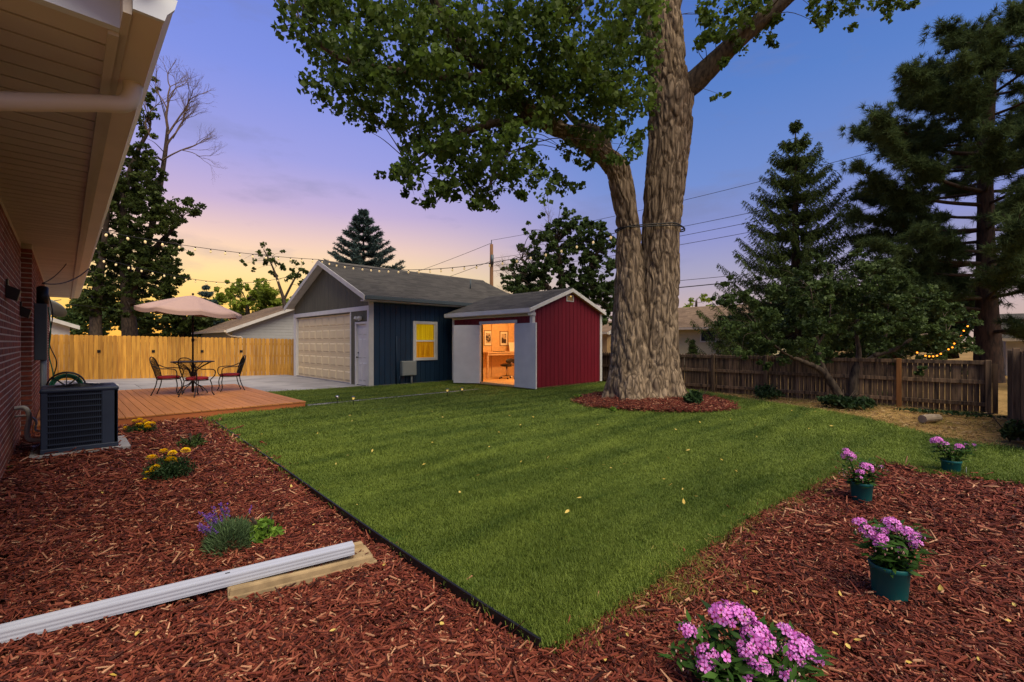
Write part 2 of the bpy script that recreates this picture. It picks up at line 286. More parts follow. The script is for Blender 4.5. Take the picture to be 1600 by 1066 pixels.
# ------------------------------------------------------------------ mesh helpers
class MB:
    def __init__(s): s.v = []; s.f = []; s.m = []
    def add(s, vs, fs, m=0):
        o = len(s.v); s.v += [tuple(p) for p in vs]
        s.f += [tuple(i + o for i in f) for f in fs]; s.m += [m] * len(fs); return s
    def hexa(s, b, t, m=0):       # bottom quad (ccw from above) and top quad
        return s.add(list(b) + list(t), [(3, 2, 1, 0), (4, 5, 6, 7), (0, 1, 5, 4), (1, 2, 6, 5), (2, 3, 7, 6), (3, 0, 4, 7)], m)
    def box(s, x0, x1, y0, y1, z0, z1, m=0):
        return s.hexa([(x0, y0, z0), (x1, y0, z0), (x1, y1, z0), (x0, y1, z0)], [(x0, y0, z1), (x1, y0, z1), (x1, y1, z1), (x0, y1, z1)], m)
    def slab(s, q, t, m=0):       # quad (its normal up) thickened downwards by t
        q = [Vector(p) for p in q]; n = (q[1] - q[0]).cross(q[3] - q[0]).normalized()
        return s.hexa([p - n * t for p in q], q, m)
    def beam(s, a, b, w, h, up=(0, 0, 1), m=0):
        a, b, up = Vector(a), Vector(b), Vector(up); d = (b - a).normalized(); x = d.cross(up).normalized(); y = x.cross(d).normalized()
        c = [(-w / 2, -h / 2), (w / 2, -h / 2), (w / 2, h / 2), (-w / 2, h / 2)]
        A = [a + x * i + y * j for i, j in c]; B = [b + x * i + y * j for i, j in c]
        return s.add(A + B, [(3, 2, 1, 0), (4, 5, 6, 7), (0, 1, 5, 4), (1, 2, 6, 5), (2, 3, 7, 6), (3, 0, 4, 7)][::1], m)
    def tube(s, path, r, n=8, cap=True, m=0):
        path = [Vector(p) for p in path]; k = len(path)
        if not hasattr(r, '__len__'): r = [r] * k
        vs, fs = [], []; prev = None
        for i, p in enumerate(path):
            t = (path[min(i + 1, k - 1)] - path[max(i - 1, 0)])
            if t.length < 1e-9: t = Vector((0, 0, 1))
            t.normalize()
            if prev is None:
                a = Vector((1, 0, 0)) if abs(t.x) < .8 else Vector((0, 1, 0)); x = (a - t * a.dot(t)).normalized()
            else: x = (prev - t * prev.dot(t)).normalized()
            prev = x; y = t.cross(x)
            for j in range(n):
                a = 2 * PI * j / n; vs.append(p + (x * math.cos(a) + y * math.sin(a)) * r[i])
        for i in range(k - 1):
            for j in range(n):
                j2 = (j + 1) % n; fs.append((i * n + j, i * n + j2, (i + 1) * n + j2, (i + 1) * n + j))
        if cap: fs.append(tuple(range(n))[::-1]); fs.append(tuple((k - 1) * n + j for j in range(n)))
        return s.add(vs, fs, m)
    def lathe(s, prof, n=24, c=(0, 0, 0), m=0, capb=True, capt=True):
        vs, fs = [], []
        for r, z in prof:
            for j in range(n):
                a = 2 * PI * j / n; vs.append((c[0] + r * math.cos(a), c[1] + r * math.sin(a), c[2] + z))
        for i in range(len(prof) - 1):
            for j in range(n):
                j2 = (j + 1) % n; fs.append((i * n + j, i * n + j2, (i + 1) * n + j2, (i + 1) * n + j))
        if capb: fs.append(tuple(range(n))[::-1])
        if capt: fs.append(tuple((len(prof) - 1) * n + j for j in range(n)))
        return s.add(vs, fs, m)
    def ball(s, c, r, n=10, k=6, m=0):
        rx, ry, rz = (r, r, r) if not hasattr(r, '__len__') else r
        vs = [(c[0], c[1], c[2] - rz)]; fs = []
        for i in range(1, k):
            a = -PI / 2 + PI * i / k
            for j in range(n):
                b = 2 * PI * j / n; vs.append((c[0] + rx * math.cos(a) * math.cos(b), c[1] + ry * math.cos(a) * math.sin(b), c[2] + rz * math.sin(a)))
        vs.append((c[0], c[1], c[2] + rz)); L = len(vs) - 1
        for j in range(n): fs.append((0, 1 + (j + 1) % n, 1 + j))
        for i in range(k - 2):
            for j in range(n):
                j2 = (j + 1) % n; o = 1 + i * n; fs.append((o + j, o + j2, o + n + j2, o + n + j))
        o = 1 + (k - 2) * n
        for j in range(n): fs.append((o + j, o + (j + 1) % n, L))
        return s.add(vs, fs, m)
    def prism(s, poly, a, b, axis, m=0):   # 2D polygon extruded along an axis from a to b
        def pt(u, v, w): return {'x': (w, u, v), 'y': (u, w, v), 'z': (u, v, w)}[axis]
        n = len(poly); vs = [pt(u, v, a) for u, v in poly] + [pt(u, v, b) for u, v in poly]
        fs = [tuple(range(n))[::-1], tuple(range(n, 2 * n))] + [(i, (i + 1) % n, n + (i + 1) % n, n + i) for i in range(n)]
        return s.add(vs, fs, m)

def wloc(o):
    v = Vector((0, 0, 0))
    while o is not None: v += o.location; o = o.parent
    return v
def mesh_of(name, mb, mats, smooth=False, origin=(0, 0, 0), fixn=True):
    me = bpy.data.meshes.new(name); o = Vector(origin)
    me.from_pydata([Vector(p) - o for p in mb.v], [], mb.f)
    for m in (mats if isinstance(mats, (list, tuple)) else [mats]): me.materials.append(M[m] if isinstance(m, str) else m)
    if len(me.materials) > 1: me.polygons.foreach_set('material_index', mb.m)
    if fixn:
        bm = bmesh.new(); bm.from_mesh(me); bmesh.ops.recalc_face_normals(bm, faces=bm.faces); bm.to_mesh(me); bm.free()
    if smooth: me.polygons.foreach_set('use_smooth', [True] * len(me.polygons))
    me.update(); return me
def link(o, parent=None):
    COL.objects.link(o)
    if parent is not None: o.parent = parent
    return o
def part(name, mb, mats, parent, smooth=False, bevel=0, local=False, kind=None, label=None, fixn=True):
    """mesh child; coordinates are world ones unless local"""
    me = mesh_of(name, mb, mats, smooth, (0, 0, 0) if local else wloc(parent), fixn)
    o = link(bpy.data.objects.new(name, me), parent)
    if bevel: b = o.modifiers.new('bevel', 'BEVEL'); b.width = bevel; b.segments = 2; b.limit_method = 'ANGLE'
    if kind: o['kind'] = kind
    if label: o['label'] = label
    return o
def tag(o, label, cat, group=None, kind=None):
    o['label'] = label; o['category'] = cat
    if group: o['group'] = group
    if kind: o['kind'] = kind
    return o
def thing(name, label, cat, loc=(0, 0, 0), rz=0, group=None):
    o = link(bpy.data.objects.new(name, None)); o.location = loc; o.rotation_euler = (0, 0, rz); o.empty_display_size = .2
    return tag(o, label, cat, group)
def single(name, mb, mats, label, cat, loc=(0, 0, 0), smooth=False, group=None, bevel=0, fixn=True):
    me = mesh_of(name, mb, mats, smooth, loc, fixn); o = link(bpy.data.objects.new(name, me)); o.location = loc
    if bevel: b = o.modifiers.new('bevel', 'BEVEL'); b.width = bevel; b.segments = 2
    return tag(o, label, cat, group)
def struct(name, mb, mats, smooth=False, fixn=True):
    o = link(bpy.data.objects.new(name, mesh_of(name, mb, mats, smooth, fixn=fixn))); o['kind'] = 'structure'; return o
def share(name, me, parent, loc, rz=0, scale=(1, 1, 1), rot=None):
    """another piece with shared mesh data"""
    o = link(bpy.data.objects.new(name, me), parent); o.location = Vector(loc); o.rotation_euler = rot or (0, 0, rz); o.scale = scale
    return o
def copy_tree(o, parent=None):
    c = o.copy(); link(c, parent)
    for ch in list(o.children): copy_tree(ch, c)
    return c
def spline(pts, n=6):
    pts = [Vector(p) for p in pts]; out = []
    for i in range(len(pts) - 1):
        p0, p1, p2, p3 = pts[max(i - 1, 0)], pts[i], pts[i + 1], pts[min(i + 2, len(pts) - 1)]
        for k in range(n):
            t = k / n; out.append(.5 * ((2 * p1) + (p2 - p0) * t + (2 * p0 - 5 * p1 + 4 * p2 - p3) * t * t + (3 * p1 - p0 - 3 * p2 + p3) * t ** 3))
    out.append(pts[-1]); return out
def lerp_list(rs, n):
    out = []
    for i in range(len(rs) - 1):
        for k in range(n): out.append(rs[i] + (rs[i + 1] - rs[i]) * k / n)
    out.append(rs[-1]); return out
def sag(a, b, s, n=16):
    a, b = Vector(a), Vector(b)
    return [a.lerp(b, i / n) - Vector((0, 0, s * 4 * (i / n) * (1 - i / n))) for i in range(n + 1)]
def poly_sheet(poly, z, m=0):
    from mathutils.geometry import tessellate_polygon
    vs = [Vector((p[0], p[1], z)) for p in poly]; mb = MB()
    mb.add(vs, [tuple(t) for t in tessellate_polygon([vs])], m); return mb
def inside(poly, x, y):
    r = np.zeros(len(x), bool); n = len(poly); j = n - 1
    for i in range(n):
        xi, yi, xj, yj = poly[i][0], poly[i][1], poly[j][0], poly[j][1]
        c = ((yi > y) != (yj > y)) & (x < (xj - xi) * (y - yi) / (yj - yi + 1e-12) + xi); r ^= c; j = i
    return r
def fast_mesh(name, V, F, mats, midx=None):
    """V (n,3), F (m,k) arrays"""
    me = bpy.data.meshes.new(name); k = F.shape[1]
    me.vertices.add(len(V)); me.vertices.foreach_set('co', V.astype(np.float32).ravel())
    me.loops.add(F.size); me.loops.foreach_set('vertex_index', F.astype(np.int32).ravel())
    me.polygons.add(len(F)); me.polygons.foreach_set('loop_start', np.arange(0, F.size, k, dtype=np.int32))
    for m in (mats if isinstance(mats, (list, tuple)) else [mats]): me.materials.append(M[m] if isinstance(m, str) else m)
    if midx is not None: me.polygons.foreach_set('material_index', midx.astype(np.int32))
    me.update(calc_edges=True); me.validate(); return me
def unit(a): return a / (np.linalg.norm(a, axis=1, keepdims=True) + 1e-9)
def leaf_arrays(c, L, W, ax=None, nr=None, fold=.18, wide=.4):
    """kite-shaped folded leaves: 4 vertices, 2 triangles each; ax = direction base->tip"""
    n = len(c)
    if ax is None: ax = RNG.normal(size=(n, 3)); ax[:, 2] -= .5
    ax = unit(ax)
    if nr is None: nr = RNG.normal(size=(n, 3)); nr[:, 2] += .6
    sd = unit(np.cross(ax, nr)); nr = np.cross(sd, ax)
    L = np.broadcast_to(L, n)[:, None]; W = np.broadcast_to(W, n)[:, None]
    b = c - ax * L * .5; t = c + ax * L * .5; m = b + ax * L * wide
    l = m + sd * W * .5 + nr * W * fold; r = m - sd * W * .5 + nr * W * fold
    V = np.stack([b, r, t, l], 1).reshape(-1, 3); i = np.arange(n)[:, None] * 4
    F = np.concatenate([i + np.array([[0, 1, 2]]), i + np.array([[0, 2, 3]])], 1).reshape(-1, 3)
    return V, F
def leaves_part(name, cs, L, W, m, parent, ax=None, nr=None, fold=.18, wide=.4, jit=.3):
    cs = np.asarray(cs, float); n = len(cs); s = 1 + RNG.uniform(-jit, jit, n)
    V, F = leaf_arrays(cs, L * s, W * s, ax, nr, fold, wide)
    o = link(bpy.data.objects.new(name, fast_mesh(name, V - np.array(wloc(parent)), F, m)), parent); return o
def blob_points(c, r, n, shell=.45):
    v = unit(RNG.normal(size=(n, 3))); rad = RNG.uniform(0, 1, n) ** shell
    return np.array(c) + v * rad[:, None] * np.array(r)

# geometry-node scatter of small natural stuff on hand-made points
def gn_scatter(name, pts, rot, scl, sources, mats, world_z=0):
    coll = bpy.data.collections.new(name + '_source')
    for me in sources:
        coll.objects.link(bpy.data.objects.new(name + '_piece', me))
    me = bpy.data.meshes.new(name); me.vertices.add(len(pts)); me.vertices.foreach_set('co', pts.astype(np.float32).ravel())
    a = me.attributes.new('prot', 'FLOAT_VECTOR', 'POINT'); a.data.foreach_set('vector', rot.astype(np.float32).ravel())
    a = me.attributes.new('pscl', 'FLOAT_VECTOR', 'POINT'); a.data.foreach_set('vector', scl.astype(np.float32).ravel())
    a = me.attributes.new('pidx', 'INT', 'POINT'); a.data.foreach_set('value', RNG.integers(0, len(sources), len(pts)).astype(np.int32))
    o = link(bpy.data.objects.new(name, me)); o['kind'] = 'stuff'
    ng = bpy.data.node_groups.new(name, 'GeometryNodeTree')
    ng.interface.new_socket('Geometry', in_out='INPUT', socket_type='NodeSocketGeometry'); ng.interface.new_socket('Geometry', in_out='OUTPUT', socket_type='NodeSocketGeometry')
    N, L = ng.nodes, ng.links
    gi = N.new('NodeGroupInput'); go = N.new('NodeGroupOutput'); ip = N.new('GeometryNodeInstanceOnPoints')
    ci = N.new('GeometryNodeCollectionInfo'); ci.inputs['Collection'].default_value = coll; ci.inputs['Separate Children'].default_value = True; ci.inputs['Reset Children'].default_value = True
    mp = N.new('GeometryNodeMeshToPoints')
    def na(n, t):
        x = N.new('GeometryNodeInputNamedAttribute'); x.data_type = t; x.inputs['Name'].default_value = n
        return [s for s in x.outputs if s.enabled and s.name == 'Attribute'][0]
    L.new(gi.outputs[0], mp.inputs['Mesh']); L.new(mp.outputs[0], ip.inputs['Points']); L.new(ci.outputs[0], ip.inputs['Instance'])
    ip.inputs['Pick Instance'].default_value = True
    L.new(na('pidx', 'INT'), ip.inputs['Instance Index']); L.new(na('pscl', 'FLOAT_VECTOR'), ip.inputs['Scale'])
    er = N.new('FunctionNodeEulerToRotation'); L.new(na('prot', 'FLOAT_VECTOR'), er.inputs[0]); L.new(er.outputs[0], ip.inputs['Rotation'])
    L.new(ip.outputs[0], go.inputs[0])
    md = o.modifiers.new('scatter', 'NODES'); md.node_group = ng
    return o
def sample_poly(poly, dens, cap=200000):
    """random points in a polygon; dens(d) pieces per square metre at distance d from where one stands"""
    P_ = np.array([(p[0], p[1]) for p in poly]); lo, hi = P_.min(0), P_.max(0)
    out = []
    for (x0, x1, y0, y1) in [(a, min(a + 1, hi[0]), b, min(b + 1, hi[1])) for a in np.arange(lo[0], hi[0], 1) for b in np.arange(lo[1], hi[1], 1)]:
        d = max(1.2, math.hypot((x0 + x1) / 2, (y0 + y1) / 2)); k = int(dens(d) * (x1 - x0) * (y1 - y0))
        fx, fy = (x0 + x1) / 2, (y0 + y1) / 2
        if fx * FW.x + fy * FW.y < .3 or k < 1: continue       # nothing behind the viewpoint
        q = np.stack([RNG.uniform(x0, x1, k), RNG.uniform(y0, y1, k)], 1); out.append(q)
    q = np.concatenate(out); q = q[inside(poly, q[:, 0], q[:, 1])]
    return q[:cap] if len(q) > cap else q

# ------------------------------------------------------------------ ground, beds, lawn
def ground_mat(name, cols, scale, bump, rough=.98):
    m, nt, N, L, b = nodes_of(name); g = N.new('ShaderNodeNewGeometry')
    nz = N.new('ShaderNodeTexNoise'); nz.inputs['Scale'].default_value = scale; nz.inputs['Detail'].default_value = 8; nz.inputs['Roughness'].default_value = .65; L.new(g.outputs['Position'], nz.inputs['Vector'])
    n2 = N.new('ShaderNodeTexNoise'); n2.inputs['Scale'].default_value = scale * .06; n2.inputs['Detail'].default_value = 4; L.new(g.outputs['Position'], n2.inputs['Vector'])
    av = N.new('ShaderNodeMath'); av.operation = 'ADD'; L.new(nz.outputs[0], av.inputs[0]); L.new(n2.outputs[0], av.inputs[1])
    mr = N.new('ShaderNodeMapRange'); mr.inputs[1].default_value = .7; mr.inputs[2].default_value = 1.3; L.new(av.outputs[0], mr.inputs[0])
    cr = N.new('ShaderNodeValToRGB'); el = cr.color_ramp.elements; el[0].color = rgb(*cols[0]); el[1].color = rgb(*cols[-1])
    for i, c in enumerate(cols[1:-1]): el.new((i + 1) / (len(cols) - 1)).color = rgb(*c)
    L.new(mr.outputs[0], cr.inputs[0]); L.new(cr.outputs[0], b.inputs['Base Color']); b.inputs['Roughness'].default_value = rough; b.inputs['Specular IOR Level'].default_value = .1
    bp = N.new('ShaderNodeBump'); bp.inputs['Strength'].default_value = bump; bp.inputs['Distance'].default_value = .03; L.new(nz.outputs[0], bp.inputs['Height']); L.new(bp.outputs[0], b.inputs['Normal'])
    return m
M['dirt'] = ground_mat('dry_dirt', [(84, 76, 36), (136, 108, 66), (166, 136, 86)], 9, .8)
M['lawn_soil'] = ground_mat('lawn_thatch', [(44, 58, 20), (58, 76, 26), (74, 92, 36)], 20, .5)
M['mulch_soil'] = ground_mat('mulch_soil', [(40, 20, 16), (62, 28, 22), (84, 40, 30)], 40, 1.0)
LZ = .06
lawn_px = [(333, 657), (560, 812), (700, 907), (845, 1004), (872, 1001), (925, 966), (1000, 915), (1070, 872), (1150, 815), (1215, 780), (1262, 760), (1300, 738), (1345, 724), (1400, 724), (1450, 738), (1520, 745), (1600, 754), (1720, 768)]
lawn_far_px = [(1720, 716), (1600, 703), (1500, 691), (1420, 672), (1340, 652), (1260, 638), (1180, 626), (1125, 617)]
edge = [G(x, y, LZ) for x, y in lawn_px]
lawn_poly = [(p.x, p.y) for p in edge] + [(p.x, p.y) for p in [G(x, y, LZ) for x, y in lawn_far_px]] + [(13.95, 7.0), (13.95, 13.7), (7.0, 13.7), (4.3, 14.25), (3.86, 14.25), (3.86, 10.42)]
lawn_poly += [(edge[0].x + .15, 10.42), (edge[0].x - .05, 10.35)]
mulch_poly = [(-.60, 10.6), (edge[0].x + .1, 10.6)] + [(p.x + .02, p.y + .02) for p in edge] + [(9, -9), (-.6, -6)]
dirt_poly = [(p.x, p.y) for p in [G(x, y) for x, y in lawn_far_px]] + [(14.0, 6.6), (14.0, -.2), (12, -.3), (10.0, -.35)]

g_mb = MB(); S_ = 900; g_mb.add([(-S_, -S_, -.03), (S_, -S_, -.03), (S_, S_, -.03), (-S_, S_, -.03)], [(0, 1, 2, 3)]); struct('ground', g_mb, 'dirt')
struct('mulch_bed', poly_sheet(mulch_poly, 0.0), 'mulch_soil')
lawn_mb = poly_sheet(lawn_poly, LZ); n_ = len(lawn_poly)
lawn_mb.add([(x, y, LZ) for x, y in lawn_poly] + [(x, y, -.02) for x, y in lawn_poly], [(i, (i + 1) % n_, n_ + (i + 1) % n_, n_ + i) for i in range(n_)])
struct('lawn', lawn_mb, 'lawn_soil')

# grass tufts
def tuft(nb, spread, h, seed):
    r = np.random.default_rng(seed); c = r.normal(size=(nb, 2)) * spread; a = r.uniform(0, 2 * PI, nb); lean = r.uniform(.1, .75, nb); hh = h * r.uniform(.55, 1.15, nb); w = r.uniform(.0011, .0022, nb)
    V, F = [], []
    for i in range(nb):
        dx, dy = math.cos(a[i]), math.sin(a[i]); sx, sy = -dy * w[i], dx * w[i]; b = np.array((c[i, 0], c[i, 1], -.005))
        m = b + np.array((dx * lean[i] * hh[i] * .35, dy * lean[i] * hh[i] * .35, hh[i] * .6)); t = b + np.array((dx * lean[i] * hh[i], dy * lean[i] * hh[i], hh[i] * (1 - .25 * lean[i])))
        s = np.array((sx, sy, 0)); o = len(V); V += [b - s, b + s, m + s * .8, m - s * .8, t]; F += [(o, o + 1, o + 2), (o, o + 2, o + 3), (o + 3, o + 2, o + 4)]
    return np.array(V), np.array(F)
M['grass'] = leaf_mat('lawn_grass_blade', (56, 80, 27), (134, 150, 62), .3, rough=.55, spec=.2, pscale=1.1, pw=.62, band=True)
M['grass_dry'] = leaf_mat('dry_grass_blade', (120, 116, 46), (164, 150, 84), .3, pscale=2)
tufts = []
for k in range(8):
    V, F = tuft(48, .034, .036, 50 + k); tufts.append(fast_mesh('grass_tuft', V, F, 'grass'))
q = sample_poly(lawn_poly, lambda d: max(150, 1500 * (2.6 / d) ** 1.25))
q = q + RNG.normal(size=q.shape) * .012
for i in range(3):      # keep the tufts back from the edging
    a, b = edge[i], edge[i + 1]; t_ = (b - a).normalized(); s_ = (q[:, 0] - a.x) * (-t_.y) + (q[:, 1] - a.y) * t_.x; al_ = (q[:, 0] - a.x) * t_.x + (q[:, 1] - a.y) * t_.y
    q = q[~((al_ > -.05) & (al_ < (b - a).length + .05) & (np.abs(s_) < .035))]
d_ = np.hypot(q[:, 0], q[:, 1]); n_ = len(q)
hz = 1 + .25 * np.sin(q[:, 0] * 2.1 + 1.3 * np.sin(q[:, 1] * 1.7)) * np.cos(q[:, 1] * 1.4)
rot = np.stack([RNG.normal(size=n_) * .12, RNG.normal(size=n_) * .12, RNG.uniform(0, 2 * PI, n_)], 1)
ws = np.clip(d_ / 4.2, 1, 2.4); sc_ = np.stack([ws, ws, RNG.uniform(.6, 1.05, n_) * hz], 1)
grass = gn_scatter('lawn_grass', np.column_stack([q, np.full(n_, LZ)]), rot, sc_, tufts, None)
tag(grass, 'short green mown lawn grass covering the back yard', 'grass', kind='stuff')
# dry grass tufts: bed margin by the lawn's right edge, dirt strip before the old fence
dry = []
for k in range(4):
    V, F = tuft(26, .05, .06, 90 + k); dry.append(fast_mesh('dry_tuft', V, F, 'grass_dry'))
q1 = sample_poly(dirt_poly, lambda d: 22)
q2 = []
for i in range(4, 12):
    a, b = edge[i], edge[i + 1]
    L_ = (b - a).length; nn = int(L_ * 60); t = RNG.uniform(0, 1, nn); out = (b - a).normalized().cross(Vector((0, 0, 1)))
    off = np.abs(RNG.normal(size=nn)) * .10 + .01
    q2.append(np.stack([a.x + (b.x - a.x) * t + out.x * off, a.y + (b.y - a.y) * t + out.y * off], 1))
for cx, cy, n0, s0 in ((1085, 895, 80, .10), (1060, 925, 60, .08), (1290, 745, 30, .10)):
    c0 = G(cx, cy); q2.append(RNG.normal(size=(n0, 2)) * s0 + np.array((c0.x, c0.y)))
q2 = np.concatenate(q2); q = np.concatenate([q1, q2]); n_ = len(q)
rot = np.stack([RNG.normal(size=n_) * .5, RNG.normal(size=n_) * .5, RNG.uniform(0, 2 * PI, n_)], 1); sc_ = np.stack([RNG.uniform(.6, 1.3, n_)] * 2 + [RNG.uniform(.3, .8, n_)], 1)
o = gn_scatter('dry_grass', np.column_stack([q, np.full(n_, .004)]), rot, sc_, dry, None)
tag(o, 'dry yellowish grass on bare ground and along the bed margin', 'dry grass', kind='stuff')

# mulch chips
def chip_clump(seed, nb, spread, lmin, lmax, m):
    r = random.Random(seed); mb = MB()
    for i in range(nb):
        L_ = r.uniform(lmin, lmax) * (1.6 if r.random() < .1 else 1); w = r.uniform(.004, .0095) * (1.6 if r.random() < .12 else 1); t = r.uniform(.002, .005)
        b = MB(); k = r.uniform(-.2, .2)
        b.hexa([(-L_ / 2, -w / 2, 0), (L_ / 2, -w / 2 * .5 + k * w, 0), (L_ / 2, w / 2 * .6 + k * w, 0), (-L_ / 2, w / 2, 0)], [(-L_ / 2, -w / 2, t), (L_ / 2, -w / 2 * .4 + k * w, t), (L_ / 2, w / 2 * .5 + k * w, t), (-L_ / 2, w / 2, t)])
        mt = Matrix.Translation((r.gauss(0, spread), r.gauss(0, spread), r.uniform(.002, .022))) @ Matrix.Rotation(r.uniform(0, 2 * PI), 4, 'Z') @ Matrix.Rotation(r.gauss(0, .28), 4, 'Y') @ Matrix.Rotation(r.gauss(0, .4), 4, 'X')
        mb.add([mt @ Vector(p) for p in b.v], b.f)
    return mesh_of('mulch_clump', mb, m, fixn=False)
def chip_mat(name, stops):
    m, nt, N, L, b = nodes_of(name); g = N.new('ShaderNodeNewGeometry'); oi = N.new('ShaderNodeObjectInfo')
    a = N.new('ShaderNodeMath'); a.operation = 'ADD'; L.new(g.outputs['Random Per Island'], a.inputs[0]); L.new(oi.outputs['Random'], a.inputs[1])
    fr = N.new('ShaderNodeMath'); fr.operation = 'FRACT'; L.new(a.outputs[0], fr.inputs[0])
    cr = N.new('ShaderNodeValToRGB'); el = cr.color_ramp.elements; el[0].color = rgb(*stops[0][1]); el[1].position = stops[-1][0]; el[1].color = rgb(*stops[-1][1])
    for p_, c in stops[1:-1]: el.new(p_).color = rgb(*c)
    L.new(fr.outputs[0], cr.inputs[0]); L.new(cr.outputs[0], b.inputs['Base Color']); b.inputs['Roughness'].default_value = .7; b.inputs['Specular IOR Level'].default_value = .25
    return m
M['chip'] = chip_mat('red_mulch_chip', [(0, (50, 20, 15)), (.35, (92, 39, 28)), (.7, (120, 56, 40)), (.92, (142, 80, 58)), (1, (190, 146, 112))])
M['chip_tan'] = chip_mat('tan_wood_chip', [(0, (96, 72, 44)), (.5, (138, 108, 70)), (1, (190, 164, 118))])
chips = [chip_clump(10 + k, 13, .042, .016, .05, 'chip') for k in range(10)]
q = sample_poly(mulch_poly, lambda d: max(110, 800 * (2.4 / d) ** 1.2))
q = q[~inside(lawn_poly, q[:, 0], q[:, 1])]
TREE = G(1012, 628, LZ)
RING = 1.72
def ring_pts(k):
    a = RNG.uniform(0, 2 * PI, k); r = RING * np.sqrt(RNG.uniform(0, 1, k)) * (1 + .06 * np.sin(a * 3))
    return np.stack([TREE.x - .1 + r * np.cos(a), TREE.y - .15 + r * np.sin(a), LZ + .05 + .12 * (1 - (r / RING) ** 2)], 1)
pts = np.concatenate([np.column_stack([q, np.full(len(q), .002)])]); n_ = len(pts); d_ = np.hypot(pts[:, 0], pts[:, 1])
rot = np.stack([RNG.normal(size=n_) * .1, RNG.normal(size=n_) * .1, RNG.uniform(0, 2 * PI, n_)], 1); ws = np.clip(d_ / 4.0, 1, 1.9) * RNG.uniform(.5, 1.5, n_)
pts[:, 2] += .014 * (1 + np.sin(pts[:, 0] * 5.1 + 2 * np.sin(pts[:, 1] * 3.3)) * np.cos(pts[:, 1] * 4.7)) * .7
o = gn_scatter('mulch_chips', pts, rot, np.stack([ws, ws, ws], 1), chips, None); tag(o, 'shredded red bark mulch spread over the flower bed', 'mulch', kind='stuff')
# mulch ring round the big tree
rm = MB(); prof = [(RING, .0), (RING * .93, .05), (RING * .7, .10), (RING * .3, .16), (.01, .17)]
rm.lathe(prof, 48, (TREE.x - .1, TREE.y - .15, LZ - .01), capb=False); struct('tree_mulch_ring', rm, 'mulch_soil', smooth=True)
pts = ring_pts(3000); n_ = len(pts)
rot = np.stack([RNG.normal(size=n_) * .15, RNG.normal(size=n_) * .15, RNG.uniform(0, 2 * PI, n_)], 1); ws = RNG.uniform(1.2, 1.8, n_)
o = gn_scatter('tree_ring_chips', pts, rot, np.stack([ws, ws, ws], 1), chips, None); tag(o, 'shredded red bark mulch in the round bed under the big tree', 'mulch', kind='stuff')
tan = [chip_clump(40 + k, 7, .07, .02, .06, 'chip_tan') for k in range(5)]
q = sample_poly(dirt_poly, lambda d: 40); n_ = len(q)
rot = np.stack([RNG.normal(size=n_) * .1, RNG.normal(size=n_) * .1, RNG.uniform(0, 2 * PI, n_)], 1); ws = RNG.uniform(.8, 1.6, n_)
o = gn_scatter('dirt_litter', np.column_stack([q, np.full(n_, -.028)]), rot, np.stack([ws, ws, ws], 1), tan, None); tag(o, 'tan wood litter and twigs on bare dirt by the old fence', 'litter', kind='stuff')

# lawn edging
def edging(name, pts, w, z0, z1, label):
    mb = MB(); pts = [Vector((p[0], p[1], 0)) for p in pts]; L_, R_ = [], []
    for i, p in enumerate(pts):
        t = (pts[min(i + 1, len(pts) - 1)] - pts[max(i - 1, 0)]).normalized(); nrm = Vector((-t.y, t.x, 0)); L_.append(p + nrm * w / 2); R_.append(p - nrm * w / 2)
    for i in range(len(pts) - 1):
        mb.hexa([(*R_[i].xy, z0), (*R_[i + 1].xy, z0), (*L_[i + 1].xy, z0), (*L_[i].xy, z0)], [(*R_[i].xy, z1), (*R_[i + 1].xy, z1), (*L_[i + 1].xy, z1), (*L_[i].xy, z1)])
    return single(name, mb, 'edging', label, 'edging', (pts[0].x, pts[0].y, 0))
e0 = edge[:4]; wav = spline([p + Vector((.012 * math.sin(i * 2), .012 * math.cos(i * 3), 0)) for i, p in enumerate([e0[0], e0[0].lerp(e0[1], .5), e0[1], e0[2], e0[3]])], 8)
dv = Vector((-.02, -.014, 0))
edging('lawn_edging', [p + dv for p in wav], .014, -.03, LZ + .022, 'long black plastic edging between the lawn and the red mulch bed')
edging('lawn_edging', spline([(3.88, 10.62, 0), (5.2, 10.66, 0), (6.6, 10.6, 0), (8.0, 10.66, 0), (9.3, 10.62, 0)], 6), .02, -.02, LZ + .032, 'low dark edging strip crossing the grass from the deck to the red shed')
strip = MB(); strip.box(3.9, 8.9, 10.50, 10.57, -.02, LZ + .03); struct('path_strip', strip, 'concrete')
# patio
patio = MB(); jx = [-.48, 1.7, 3.86, 7.0]; 
sl = [(-1.0, 1.7, 16.45, 20.2), (1.7, 3.86, 16.45, 20.2), (3.86, 7.02, 14.2, 17.2), (3.86, 7.02, 17.2, 20.2), (-1.0, 3.86, 20.2, 25.5), (3.86, 7.02, 20.2, 25.0)]
base = MB(); base.box(-1.2, 7.03, 14.18, 26, -.02, .05)
pb = struct('patio', base, 'mulch_soil')
for (x0, x1, y0, y1) in sl:
    mb = MB(); mb.box(x0 + .006, x1 - .006, y0 + .006, y1 - .006, .045, .066); part('slab', mb, 'concrete', pb, bevel=.004)

